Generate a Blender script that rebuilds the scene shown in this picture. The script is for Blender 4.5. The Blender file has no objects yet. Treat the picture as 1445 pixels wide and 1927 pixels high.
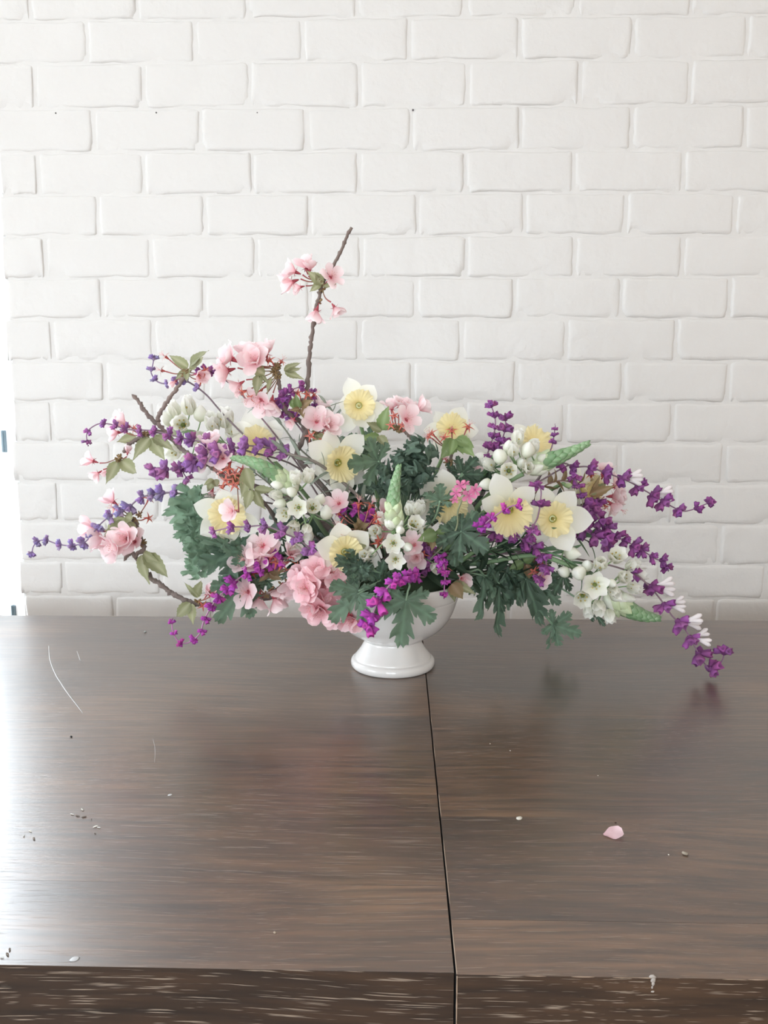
import bpy, math, random
import numpy as np
from mathutils import Matrix, Vector, noise
from math import sin, cos, pi, radians, exp, sqrt, atan2

R = random.Random(7)
sc = bpy.context.scene
col = sc.collection

# ------------------------------------------------------------------ camera
TABLE_Z = 0.75
CAM = Vector((0, 0, TABLE_Z + 0.33))
FPX = 1450.0
_p, _y, _r = radians(7.2), radians(1.2), radians(0.1)
FW = Vector((-sin(_y) * cos(_p), cos(_y) * cos(_p), -sin(_p)))
_R0 = Vector((cos(_y), sin(_y), 0))
_U0 = _R0.cross(FW)
RT = _R0 * cos(_r) + _U0 * sin(_r)
UP = _U0 * cos(_r) - _R0 * sin(_r)
cam = bpy.data.objects.new('camera', bpy.data.cameras.new('camera'))
col.objects.link(cam)
m = Matrix((RT, UP, -FW)).transposed().to_4x4()
m.translation = CAM
cam.matrix_world = m
cam.data.sensor_fit = 'HORIZONTAL'
cam.data.sensor_width = 36.0
cam.data.lens = FPX / 1445 * 36.0
cam.data.clip_start = 0.05
sc.camera = cam

# ------------------------------------------------------------------ world and light
w = bpy.data.worlds.new('daylight'); sc.world = w; w.use_nodes = True
nt = w.node_tree; nt.nodes.clear()
bg = nt.nodes.new('ShaderNodeBackground'); wo = nt.nodes.new('ShaderNodeOutputWorld')
bg.inputs[0].default_value = (0.85, 0.935, 1.0, 1); bg.inputs[1].default_value = 42.0
nt.links.new(bg.outputs[0], wo.inputs[0])


def portal(loc, rot, sx, sy):
    l = bpy.data.lights.new('window_portal', 'AREA'); l.shape = 'RECTANGLE'; l.size = sx; l.size_y = sy
    l.cycles.is_portal = True
    o = bpy.data.objects.new('window_portal', l); col.objects.link(o)
    o.location = loc; o.rotation_euler = rot
    return o


ROOM_L, ROOM_R, ROOM_B, WALL_Y, CEIL = -1.75, 1.9, -3.0, 1.45, 2.7
# openings: side window in the left wall, glazed door beside the brick wall, unseen window added behind the camera for front fill
WIN_SIDE = (-0.75, 0.20, 0.55, 1.60)        # y0 y1 z0 z1
DOOR_GL = (-1.70, -0.86, 0.10, 2.35)       # x0 x1 z0 z1
WIN_FILL = (-1.2, 0.55, 0.55, 1.75)
portal((ROOM_L - 0.02, (WIN_SIDE[0] + WIN_SIDE[1]) / 2, (WIN_SIDE[2] + WIN_SIDE[3]) / 2), (0, -pi / 2, 0),
       WIN_SIDE[3] - WIN_SIDE[2], WIN_SIDE[1] - WIN_SIDE[0])
portal(((DOOR_GL[0] + DOOR_GL[1]) / 2, WALL_Y + 0.24, (DOOR_GL[2] + DOOR_GL[3]) / 2), (-pi / 2, 0, 0),
       DOOR_GL[1] - DOOR_GL[0], DOOR_GL[3] - DOOR_GL[2])
portal(((WIN_FILL[0] + WIN_FILL[1]) / 2, ROOM_B - 0.02, (WIN_FILL[2] + WIN_FILL[3]) / 2), (pi / 2, 0, 0),
       WIN_FILL[1] - WIN_FILL[0], WIN_FILL[3] - WIN_FILL[2])

sc.view_settings.view_transform = 'Standard'
sc.view_settings.look = 'None'
sc.view_settings.gamma = 1
sc.view_settings.use_curve_mapping = False
sc.view_settings.exposure = -1.50
sc.cycles.use_denoising = True
sc.cycles.max_bounces = 10
sc.cycles.diffuse_bounces = 6
sc.cycles.transparent_max_bounces = 16


# ------------------------------------------------------------------ helpers
def ray(px, py):
    return FW + RT * ((px - 722.5) / FPX) - UP * ((py - 963.5) / FPX)


def W(px, py, Y):
    """photograph pixel -> world point on the vertical plane y = Y"""
    d = ray(px, py)
    return CAM + d * (Y / d.y)


def T(px, py, z=TABLE_Z):
    """photograph pixel -> world point on the table top"""
    d = ray(px, py)
    return CAM + d * ((z - CAM.z) / d.z)


BY = 0.99


def P(px, py, dy=0.0):
    return W(px, py, BY + dy)


def pxm(dy=0.0):
    return (BY + dy) / FPX


class MB:
    def __init__(s):
        s.v = []; s.f = []; s.c = []; s.m = []

    def grid(s, pts, colr, nu, nv, closed=False, mi=0):
        """pts[i][j], i along nu, j along nv"""
        b = len(s.v)
        for i in range(nu):
            for j in range(nv):
                s.v.append(tuple(pts[i][j]))
                s.c.append(colr[i][j] if isinstance(colr, list) else colr)
        for i in range(nu - 1):
            for j in range(nv if closed else nv - 1):
                k = (j + 1) % nv
                s.f.append((b + i * nv + j, b + i * nv + k, b + (i + 1) * nv + k, b + (i + 1) * nv + j)); s.m.append(mi)

    def fan(s, centre, ring_start, n, c, mi=0, flip=False):
        b = len(s.v); s.v.append(tuple(centre)); s.c.append(c)
        for j in range(n):
            a, d = ring_start + j, ring_start + (j + 1) % n
            s.f.append((b, d, a) if flip else (b, a, d)); s.m.append(mi)

    def box(s, lo, hi, c=(1, 1, 1), mi=0):
        b = len(s.v)
        for z in (lo[2], hi[2]):
            for x, y in ((lo[0], lo[1]), (hi[0], lo[1]), (hi[0], hi[1]), (lo[0], hi[1])):
                s.v.append((x, y, z)); s.c.append(c)
        for q in ((0, 3, 2, 1), (4, 5, 6, 7), (0, 1, 5, 4), (1, 2, 6, 5), (2, 3, 7, 6), (3, 0, 4, 7)):
            s.f.append(tuple(b + k for k in q)); s.m.append(mi)

    def tube(s, pts, rad, n=8, c=(1, 1, 1), knob=0.0, mi=0, cap=True, c2=None):
        fr = frames(pts)
        P_ = []; C_ = []
        for i, p in enumerate(pts):
            r = rad[i] if isinstance(rad, (list, tuple)) else rad
            t, a, b2 = fr[i]
            row = []
            for j in range(n):
                th = 2 * pi * j / n
                rr = r * (1 + knob * R.uniform(-1, 1))
                row.append(p + a * (rr * cos(th)) + b2 * (rr * sin(th)))
            P_.append(row)
            k = i / max(1, len(pts) - 1)
            cc = c if c2 is None else tuple(c[q] * (1 - k) + c2[q] * k for q in range(3))
            C_.append([cc] * n)
        st = len(s.v)
        s.grid(P_, C_, len(pts), n, True, mi)
        if cap:
            s.fan(pts[0], st, n, c, mi, True)
            s.fan(pts[-1], st + (len(pts) - 1) * n, n, C_[-1][0], mi)

    def ball(s, cen, rx, ry, rz, c, M=None, nu=7, nv=9, c2=None, mi=0, warp=0):
        pts = []; cs = []
        for i in range(nu):
            ph = pi * i / (nu - 1)
            row = []; cr = []
            for j in range(nv):
                th = 2 * pi * j / nv
                k = 1 + warp * R.uniform(-1, 1)
                q = Vector((rx * sin(ph) * cos(th) * k, ry * cos(ph), rz * sin(ph) * sin(th) * k))
                if M: q = M @ q
                row.append(q + Vector(cen))
                t = (1 - cos(ph)) / 2
                cr.append(c if c2 is None else tuple(c2[a] * (1 - t) + c[a] * t for a in range(3)))
            pts.append(row); cs.append(cr)
        s.grid(pts, cs, nu, nv, True, mi)

    def mesh(s, name, mats, smooth=True):
        me = bpy.data.meshes.new(name)
        me.from_pydata(s.v, [], s.f)
        if not isinstance(mats, (list, tuple)): mats = [mats]
        for q in mats: me.materials.append(q)
        if len(mats) > 1: me.polygons.foreach_set('material_index', s.m)
        at = me.color_attributes.new('Col', 'FLOAT_COLOR', 'POINT')
        arr = np.ones((len(s.v), 4), dtype=np.float32); arr[:, :3] = np.array(s.c, dtype=np.float32).reshape(-1, 3)
        at.data.foreach_set('color', arr.ravel())
        me.polygons.foreach_set('use_smooth', [smooth] * len(me.polygons))
        me.update()
        return me


def frames(pts):
    n = len(pts); out = []
    a = None
    for i in range(n):
        t = (pts[min(i + 1, n - 1)] - pts[max(i - 1, 0)])
        if t.length < 1e-9: t = Vector((0, 0, 1))
        t.normalize()
        if a is None:
            a = t.orthogonal().normalized()
        else:
            a = (a - t * a.dot(t))
            a = a.normalized() if a.length > 1e-6 else t.orthogonal().normalized()
        out.append((t, a, t.cross(a)))
    return out


def smooth(pts, k=5):
    """Catmull-Rom through points"""
    if len(pts) < 3: return [pts[0].lerp(pts[-1], i / k) for i in range(k + 1)]
    out = []
    for i in range(len(pts) - 1):
        p0 = pts[max(i - 1, 0)]; p1 = pts[i]; p2 = pts[i + 1]; p3 = pts[min(i + 2, len(pts) - 1)]
        for j in range(k):
            t = j / k
            out.append(0.5 * ((2 * p1) + (p2 - p0) * t + (2 * p0 - 5 * p1 + 4 * p2 - p3) * t * t + (3 * p1 - p0 - 3 * p2 + p3) * t ** 3))
    out.append(pts[-1].copy())
    return out


def link(name, data, parent=None, M=None):
    o = bpy.data.objects.new(name, data); col.objects.link(o)
    M = M or Matrix.Identity(4)
    o['_w'] = [c for r in M for c in r]
    if parent is not None:
        o.parent = parent
        pw = Matrix([list(parent['_w'])[i * 4:i * 4 + 4] for i in range(4)])
        o.matrix_basis = pw.inverted() @ M
    else:
        o.matrix_basis = M
    return o


def thing(name, label, cat, loc, group=None):
    o = link(name, None, None, Matrix.Translation(loc))
    o['label'] = label; o['category'] = cat
    if group: o['group'] = group
    o.empty_display_size = 0.02
    return o


def tag(o, label, cat, group=None):
    o['label'] = label; o['category'] = cat
    if group: o['group'] = group
    return o


def struct(o):
    o['kind'] = 'structure'; return o


def orient(base, ydir, nrm, s=1.0, sx=None, sz=None):
    """matrix whose Y axis is ydir and Z axis near nrm, at base"""
    y = Vector(ydir).normalized()
    z = Vector(nrm); z = z - y * z.dot(y)
    z = z.normalized() if z.length > 1e-5 else y.orthogonal().normalized()
    x = y.cross(z)
    sx = s if sx is None else sx; sz = s if sz is None else sz
    M = Matrix((x * sx, y * s, z * sz)).transposed().to_4x4()
    M.translation = base
    return M


def V3(r, u, t):
    """right, up, toward the viewer's side of the table"""
    return Vector((r, -t, u))


def jit(a): return R.uniform(-a, a)


# ------------------------------------------------------------------ materials
def newmat(name):
    m = bpy.data.materials.new(name); m.use_nodes = True
    n = m.node_tree; b = n.nodes['Principled BSDF']
    return m, n, b


def organic(name, rough=0.5, trans=0.25, var=0.12, bump=0.15, bscale=400, spec=0.4, sheen=0.0):
    m, n, b = newmat(name)
    at = n.nodes.new('ShaderNodeAttribute'); at.attribute_name = 'Col'
    oi = n.nodes.new('ShaderNodeObjectInfo')
    tc = n.nodes.new('ShaderNodeTexCoord')
    no = n.nodes.new('ShaderNodeTexNoise'); no.inputs['Scale'].default_value = 90; no.inputs['Detail'].default_value = 3
    n.links.new(tc.outputs['Object'], no.inputs['Vector'])
    a1 = n.nodes.new('ShaderNodeMath'); a1.operation = 'MULTIPLY_ADD'
    n.links.new(oi.outputs['Random'], a1.inputs[0]); a1.inputs[1].default_value = 2 * var; a1.inputs[2].default_value = 1 - var
    a2 = n.nodes.new('ShaderNodeMath'); a2.operation = 'MULTIPLY_ADD'
    n.links.new(no.outputs['Fac'], a2.inputs[0]); a2.inputs[1].default_value = 2.4 * var; a2.inputs[2].default_value = 1 - 1.2 * var
    a3 = n.nodes.new('ShaderNodeMath'); a3.operation = 'MULTIPLY'
    n.links.new(a1.outputs[0], a3.inputs[0]); n.links.new(a2.outputs[0], a3.inputs[1])
    hs = n.nodes.new('ShaderNodeHueSaturation')
    n.links.new(at.outputs['Color'], hs.inputs['Color']); n.links.new(a3.outputs[0], hs.inputs['Value'])
    n.links.new(hs.outputs[0], b.inputs['Base Color'])
    b.inputs['Roughness'].default_value = rough
    b.inputs['Specular IOR Level'].default_value = spec
    if bump:
        n2 = n.nodes.new('ShaderNodeTexNoise'); n2.inputs['Scale'].default_value = bscale; n2.inputs['Detail'].default_value = 2
        n.links.new(tc.outputs['Object'], n2.inputs['Vector'])
        bp = n.nodes.new('ShaderNodeBump'); bp.inputs['Strength'].default_value = bump; bp.inputs['Distance'].default_value = 0.001
        n.links.new(n2.outputs['Fac'], bp.inputs['Height']); n.links.new(bp.outputs[0], b.inputs['Normal'])
    if trans:
        tr = n.nodes.new('ShaderNodeBsdfTranslucent'); n.links.new(hs.outputs[0], tr.inputs['Color'])
        mx = n.nodes.new('ShaderNodeMixShader'); mx.inputs[0].default_value = trans
        out = n.nodes['Material Output']
        n.links.new(b.outputs[0], mx.inputs[1]); n.links.new(tr.outputs[0], mx.inputs[2]); n.links.new(mx.outputs[0], out.inputs['Surface'])
    return m


M_PETAL = organic('petal', 0.55, 0.4, 0.04, 0.1, 500, 0.25)
M_LEAF = organic('leaf', 0.5, 0.34, 0.13, 0.25, 420, 0.35)
M_WAXY = organic('waxy_bud', 0.35, 0.2, 0.06, 0.05, 300, 0.45)
M_VELVET = organic('velvet_floret', 0.8, 0.3, 0.15, 0.5, 900, 0.15)
M_TWIG = organic('bark', 0.8, 0.0, 0.15, 0.8, 500, 0.2)
M_STEM = organic('stem', 0.5, 0.05, 0.08, 0.1, 400, 0.35)


def paint(name, colr, rough, bump, scales=((260, .6), (30, 1.0)), dist=0.004, var=0.0):
    m, n, b = newmat(name)
    tc = n.nodes.new('ShaderNodeTexCoord')
    gm = n.nodes.new('ShaderNodeNewGeometry')
    b.inputs['Roughness'].default_value = rough
    b.inputs['Base Color'].default_value = (*colr, 1)
    prev = None
    for sc_, st in scales:
        no = n.nodes.new('ShaderNodeTexNoise'); no.inputs['Scale'].default_value = sc_; no.inputs['Detail'].default_value = 4
        n.links.new(gm.outputs['Position'], no.inputs['Vector'])
        bp = n.nodes.new('ShaderNodeBump'); bp.inputs['Strength'].default_value = bump * st; bp.inputs['Distance'].default_value = dist / max(1, sc_ / 30)
        n.links.new(no.outputs['Fac'], bp.inputs['Height'])
        if prev: n.links.new(prev.outputs[0], bp.inputs['Normal'])
        prev = bp
    n.links.new(prev.outputs[0], b.inputs['Normal'])
    if var:
        no = n.nodes.new('ShaderNodeTexNoise'); no.inputs['Scale'].default_value = 2.2; no.inputs['Detail'].default_value = 3
        n.links.new(gm.outputs['Position'], no.inputs['Vector'])
        cr = n.nodes.new('ShaderNodeMix'); cr.data_type = 'RGBA'
        n.links.new(no.outputs['Fac'], cr.inputs[0])
        cr.inputs[6].default_value = (*[c * (1 - var) for c in colr], 1); cr.inputs[7].default_value = (*colr, 1)
        n.links.new(cr.outputs[2], b.inputs['Base Color'])
    return m


M_BRICK = paint('white_painted_brick', (0.67, 0.65, 0.632), 0.45, 0.7, ((30, .8), (110, .8), (420, .5)), 0.004, 0.03)
M_MORTAR = paint('white_painted_mortar', (0.67, 0.65, 0.632), 0.5, 0.7, ((24, 1.0), (90, .9), (330, .5)), 0.004, 0.03)
M_WHITE = paint('white_gloss_paint', (0.86, 0.87, 0.88), 0.3, 0.05)
M_PLASTER = paint('plaster', (0.80, 0.79, 0.77), 0.8, 0.2)
M_WARM = paint('warm_beige_plaster', (0.74, 0.61, 0.50), 0.8, 0.2)
M_FLOOR = paint('floor_boards', (0.30, 0.21, 0.15), 0.4, 0.1)
M_CERAMIC = paint('glazed_white_ceramic', (0.67, 0.65, 0.632), 0.16, 0.03, ((14, 1.0), (60, .4)), 0.003)
M_CERAMIC.node_tree.nodes['Principled BSDF'].inputs['Coat Weight'].default_value = 0.4
M_FOAM = paint('floral_foam', (0.03, 0.05, 0.025), 0.95, 0.6, ((200, 1.0),), 0.003)
M_STEEL = paint('grey_steel', (0.22, 0.30, 0.35), 0.45, 0.05)
M_DARK = paint('dark_gap', (0.015, 0.011, 0.009), 0.8, 0.05)
M_HOLE = paint('nail_hole_dark', (0.12, 0.11, 0.11), 0.6, 0.05)

gl, n_, b_ = newmat('window_glass')
n_.nodes.remove(b_)
tr_ = n_.nodes.new('ShaderNodeBsdfTransparent'); gs_ = n_.nodes.new('ShaderNodeBsdfGlossy'); gs_.inputs['Roughness'].default_value = 0.02
mx_ = n_.nodes.new('ShaderNodeMixShader'); lw_ = n_.nodes.new('ShaderNodeLayerWeight'); lw_.inputs[0].default_value = 0.5
pw_ = n_.nodes.new('ShaderNodeMath'); pw_.operation = 'POWER'; pw_.inputs[1].default_value = 5.0
fr_ = n_.nodes.new('ShaderNodeMath'); fr_.operation = 'MULTIPLY_ADD'; fr_.inputs[1].default_value = 0.9; fr_.inputs[2].default_value = 0.04
n_.links.new(lw_.outputs['Facing'], pw_.inputs[0]); n_.links.new(pw_.outputs[0], fr_.inputs[0])
n_.links.new(fr_.outputs[0], mx_.inputs[0]); n_.links.new(tr_.outputs[0], mx_.inputs[1]); n_.links.new(gs_.outputs[0], mx_.inputs[2])
n_.links.new(mx_.outputs[0], n_.nodes['Material Output'].inputs['Surface'])
M_GLASS = gl


def wood(name, edge=False, tone=1.0):
    m, n, b = newmat(name)
    L = n.links.new
    tc = n.nodes.new('ShaderNodeNewGeometry')
    oi = n.nodes.new('ShaderNodeObjectInfo')
    off = n.nodes.new('ShaderNodeVectorMath'); off.operation = 'MULTIPLY_ADD'
    L(oi.outputs['Random'], off.inputs[0]); off.inputs[1].default_value = (3, 7, 5); L(tc.outputs['Position'], off.inputs[2])

    def mapped(scale, rot=0.0, src=None):
        mp = n.nodes.new('ShaderNodeMapping'); mp.inputs['Scale'].default_value = scale; mp.inputs['Rotation'].default_value = (0, rot if edge else 0, 0 if edge else rot)
        L((src or off).outputs[0], mp.inputs['Vector']); return mp

    def noise_(mp, sc_, det=3, dist=0.0):
        q = n.nodes.new('ShaderNodeTexNoise'); q.inputs['Scale'].default_value = sc_; q.inputs['Detail'].default_value = det
        q.inputs['Distortion'].default_value = dist
        L(mp.outputs[0], q.inputs['Vector']); return q

    def ramp(src, stops):
        r = n.nodes.new('ShaderNodeValToRGB'); L(src, r.inputs[0])
        while len(r.color_ramp.elements) < len(stops): r.color_ramp.elements.new(0.5)
        for e, (p_, c_) in zip(r.color_ramp.elements, stops): e.position = p_; e.color = (*c_, 1)
        return r
    # warp of the grain
    wz = n.nodes.new('ShaderNodeTexNoise'); wz.inputs['Scale'].default_value = 2.4 if not edge else 3.0; wz.inputs['Detail'].default_value = 1
    L(off.outputs[0], wz.inputs['Vector'])
    wv = n.nodes.new('ShaderNodeVectorMath'); wv.operation = 'MULTIPLY_ADD'
    L(wz.outputs['Color'], wv.inputs[0]); wv.inputs[1].default_value = (0, .05, .05) if not edge else (0, .03, .03); L(off.outputs[0], wv.inputs[2])
    big = noise_(mapped((1.0, 3.0, 1.0)), 2.3, 4, 0.4)
    base = ramp(big.outputs['Fac'], [(0.30, (0.040 * tone, 0.019 * tone, 0.0095 * tone)), (0.50, (0.088 * tone, 0.043 * tone, 0.020 * tone)), (0.72, (0.155 * tone, 0.082 * tone, 0.041 * tone))])
    gr = noise_(mapped((1.0, 22, 22) if not edge else (1.0, 16, 16), 0, wv), 9, 5, 0.2)
    gc = ramp(gr.outputs['Fac'], [(0.3, (0.42, 0.40, 0.38)), (0.7, (1.6, 1.6, 1.6))])
    mul = n.nodes.new('ShaderNodeMix'); mul.data_type = 'RGBA'; mul.blend_type = 'MULTIPLY'; mul.inputs[0].default_value = 1
    L(base.outputs[0], mul.inputs[6]); L(gc.outputs[0], mul.inputs[7])
    # open pores, lighter dashes
    po = noise_(mapped((1.0, 34, 34) if not edge else (1.5, 58, 58), 0.0, wv), 24 if not edge else 17, 2)
    pr = ramp(po.outputs['Fac'], [(0.60 if not edge else 0.61, (0, 0, 0)), (0.70 if not edge else 0.68, (1, 1, 1))])
    pm = noise_(mapped((1, 1, 1)), 5, 2)
    pmr = ramp(pm.outputs['Fac'], [(0.40, (0.15, .15, .15)), (0.62, (1, 1, 1))])
    pmul = n.nodes.new('ShaderNodeMath'); pmul.operation = 'MULTIPLY'
    L(pr.outputs[0], pmul.inputs[0])
    if edge: pmul.inputs[1].default_value = 0.75
    else:
        k = n.nodes.new('ShaderNodeMath'); k.operation = 'MULTIPLY'; L(pmr.outputs[0], k.inputs[0]); k.inputs[1].default_value = 0.65
        L(k.outputs[0], pmul.inputs[1])
    mp2 = n.nodes.new('ShaderNodeMix'); mp2.data_type = 'RGBA'
    L(pmul.outputs[0], mp2.inputs[0]); L(mul.outputs[2], mp2.inputs[6]); mp2.inputs[7].default_value = (0.30, 0.235, 0.18, 1) if edge else (0.26, 0.19, 0.145, 1)
    L(mp2.outputs[2], b.inputs['Base Color'])
    rr = noise_(mapped((1, 2, 1)), 3.5, 3)
    rm = n.nodes.new('ShaderNodeMapRange'); rm.inputs['To Min'].default_value = 0.25 if not edge else 0.45; rm.inputs['To Max'].default_value = 0.42 if not edge else 0.6
    L(rr.outputs['Fac'], rm.inputs['Value']); L(rm.outputs[0], b.inputs['Roughness'])
    b.inputs['Coat Weight'].default_value = 0.5 if not edge else 0.0
    b.inputs['Coat IOR'].default_value = 1.7
    b.inputs['Coat Roughness'].default_value = 0.30
    b.inputs['Sheen Weight'].default_value = 0.0 if not edge else 0.05
    b.inputs['Sheen Roughness'].default_value = 0.5
    b.inputs['Specular IOR Level'].default_value = 1.0 if not edge else .4
    bp = n.nodes.new('ShaderNodeBump'); bp.inputs['Strength'].default_value = 0.28 if not edge else 0.5; bp.inputs['Distance'].default_value = 0.0006
    L(gr.outputs['Fac'], bp.inputs['Height'])
    bp2 = n.nodes.new('ShaderNodeBump'); bp2.inputs['Strength'].default_value = 0.35; bp2.inputs['Distance'].default_value = 0.0005; bp2.invert = True
    L(pr.outputs[0], bp2.inputs['Height']); L(bp.outputs[0], bp2.inputs['Normal']); L(bp2.outputs[0], b.inputs['Normal'])
    return m


M_TOP = wood('dark_stained_oak_top', False, 0.80)
M_EDGE = wood('cerused_oak_edge', True, 0.34)

# ------------------------------------------------------------------ room shell
def boxobj(name, lo, hi, mat, parent=None):
    mb = MB(); mb.box(lo, hi); return link(name, mb.mesh(name, mat, False), parent)


def wall_with_opening(name, axis, pos, thick, a0, a1, z0, z1, op, mat):
    """axis x: wall lies in the plane x=pos and runs along y"""
    mb = MB()
    def bx(p0, p1, q0, q1):
        if p1 - p0 < 1e-4 or q1 - q0 < 1e-4: return
        if axis == 'x': mb.box((min(pos, pos + thick), p0, q0), (max(pos, pos + thick), p1, q1))
        else: mb.box((p0, min(pos, pos + thick), q0), (p1, max(pos, pos + thick), q1))
    o0, o1, oz0, oz1 = op
    bx(a0, o0, z0, z1); bx(o1, a1, z0, z1); bx(o0, o1, z0, oz0); bx(o0, o1, oz1, z1)
    return struct(link(name, mb.mesh(name, mat, False)))


struct(boxobj('floor', (ROOM_L - 0.2, ROOM_B - 0.2, -0.1), (ROOM_R + 0.2, WALL_Y + 0.4, 0), M_FLOOR))
struct(boxobj('ceiling', (ROOM_L - 0.2, ROOM_B - 0.2, CEIL), (ROOM_R + 0.2, WALL_Y + 0.4, CEIL + 0.1), M_PLASTER))
wall_with_opening('wall_left', 'x', ROOM_L, -0.12, ROOM_B, WALL_Y + 0.3, 0, CEIL, WIN_SIDE, M_PLASTER)
wall_with_opening('wall_front', 'y', ROOM_B, -0.12, ROOM_L, ROOM_R, 0, CEIL, WIN_FILL, M_PLASTER)
struct(boxobj('wall_right', (ROOM_R, ROOM_B, 0), (ROOM_R + 0.12, WALL_Y + 0.2, CEIL), M_WARM))


def window(name, axis, pos, a0, a1, z0, z1, nmul, w_=0.05, d=0.05):
    root = struct(link(name, None))
    def bx(nm, p0, p1, q0, q1, dd, mat):
        if axis == 'x': return boxobj(nm, (pos - dd / 2, p0, q0), (pos + dd / 2, p1, q1), mat, root)
        return boxobj(nm, (p0, pos - dd / 2, q0), (p1, pos + dd / 2, q1), mat, root)
    bx('window_frame', a0, a0 + w_, z0, z1, d, M_WHITE); bx('window_frame', a1 - w_, a1, z0, z1, d, M_WHITE)
    bx('window_frame', a0 + w_, a1 - w_, z0, z0 + w_, d, M_WHITE); bx('window_frame', a0 + w_, a1 - w_, z1 - w_, z1, d, M_WHITE)
    for k in range(nmul):
        c = a0 + (a1 - a0) * (k + 1) / (nmul + 1)
        bx('mullion', c - 0.02, c + 0.02, z0 + w_, z1 - w_, d * .9, M_WHITE)
    bx('pane', a0 + w_, a1 - w_, z0 + w_, z1 - w_, 0.006, M_GLASS)
    return root


window('window_1', 'x', ROOM_L - 0.06, *WIN_SIDE, 2)
window('fill_window', 'y', ROOM_B - 0.06, *WIN_FILL, 1)  # unseen window put in to brighten the sides facing the camera
# glazed door next to the end of the brick wall, its white stile and grey hinges
GDY = WALL_Y + 0.17
door = window('door_1', 'y', GDY, DOOR_GL[0], DOOR_GL[1], DOOR_GL[2], DOOR_GL[3], 0, 0.05)
RV0, RV1 = Vector((-0.504 * WALL_Y - .0005, WALL_Y + 0.004, 0)), Vector((DOOR_GL[1], WALL_Y + 0.135, 0))   # splayed white reveal
mb = MB()
poly = [(RV0.x, RV0.y), (RV1.x, RV1.y), (RV1.x, GDY + .06), (RV0.x + .02, GDY + .06), (RV0.x + .02, RV0.y + .02), (RV0.x + .0065, RV0.y)]
for z in (0, CEIL):
    for q in poly: mb.v.append((q[0], q[1], z)); mb.c.append((1, 1, 1))
for k in range(6):
    mb.f.append((k, (k + 1) % 6, (k + 1) % 6 + 6, k + 6)); mb.m.append(0)
mb.box((DOOR_GL[0], GDY - 0.03, DOOR_GL[3]), (DOOR_GL[1], GDY + 0.05, CEIL))
mb.box((ROOM_L, GDY - 0.03, 0), (DOOR_GL[0], GDY + 0.05, CEIL)); mb.box((DOOR_GL[0], GDY - 0.03, 0), (DOOR_GL[1], GDY + 0.05, DOOR_GL[2]))
trim = struct(link('trim_1', mb.mesh('trim', M_WHITE, False)))
rn = Vector((-(RV1.y - RV0.y), RV1.x - RV0.x, 0)).normalized()
for (px0, py0, px1, py1) in ((6, 810, 15, 851), (24, 1138, 33, 1162)):
    d = ray((px0 + px1) / 2, (py0 + py1) / 2)
    tt = (RV0 - CAM).dot(rn) / d.dot(rn)
    c = CAM + d * tt
    hh = (py1 - py0) / FPX * c.y / 2; hw = (px1 - px0) / FPX * c.y
    Mh = Matrix.Translation(c) @ Matrix.Rotation(atan2(RV1.y - RV0.y, RV1.x - RV0.x), 4, 'Z')
    mb = MB(); mb.box((-hw * .6, -.002, -hh), (hw * .6, .004, hh))
    mb.tube([Vector((0, .005, -hh)), Vector((0, .005, hh))], 0.0028, 8)
    link('hinge', mb.mesh('hinge', M_STEEL, False), trim, Mh)

# ---- brick wall
ROWY = [35, 116, 202, 285, 365, 444, 523, 600, 680, 756, 833, 908, 983, 1058, 1122]
zb = [W(722, y, WALL_Y).z for y in ROWY]              # bed joints seen in the photograph
pitch_z = (zb[0] - zb[-1]) / (len(zb) - 1)
while zb[0] < CEIL - pitch_z * .5: zb.insert(0, zb[0] + pitch_z)
n_above = len(zb) - len(ROWY)
nlow = 0
while zb[-1] > pitch_z and nlow < 60: zb.append(zb[-1] - pitch_z); nlow += 1
JO = {  # head joints, by course (0 = the one cut by the upper frame edge): pixel x, and the pixel y they were read at
    0: (15, [57, 258, 466, 671, 875, 1085, 1300]), 1: (75, [165, 367, 570, 770, 978, 1190, 1405]),
    2: (158, [66, 270, 471, 676, 880, 1090, 1298]), 3: (243, [177, 378, 577, 774, 978, 1188, 1400]),
    4: (325, [72, 272, 475, 675, 875, 1079, 1285]), 5: (405, [186, 386, 583, 785, 986, 1177, 1382]),
    6: (484, [85, 285, 482, 680, 877, 1081, 1283]), 7: (562, [193, 385, 583, 784, 968, 1168, 1372]),
    8: (640, [99, 290, 481, 677, 869, 1065, 1271]), 9: (718, [198, 390, 585, 776, 971, 1171, 1369]),
    10: (795, [99, 293, 490, 683, 876, 1062, 1264]), 11: (870, [210, 400, 590, 780, 965, 1165, 1361]),
    12: (945, [111, 301, 495, 690, 880, 1072, 1266]), 13: (1020, [206, 400, 592, 780, 960, 1151, 1353]),
    14: (1085, [120, 304, 500, 690, 875, 1060, 1240]), 15: (1150, [216, 400, 582, 770, 956, 1150, 1345])}
XL = -0.504 * WALL_Y
XR = ROOM_R
BP = 0.199


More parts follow.
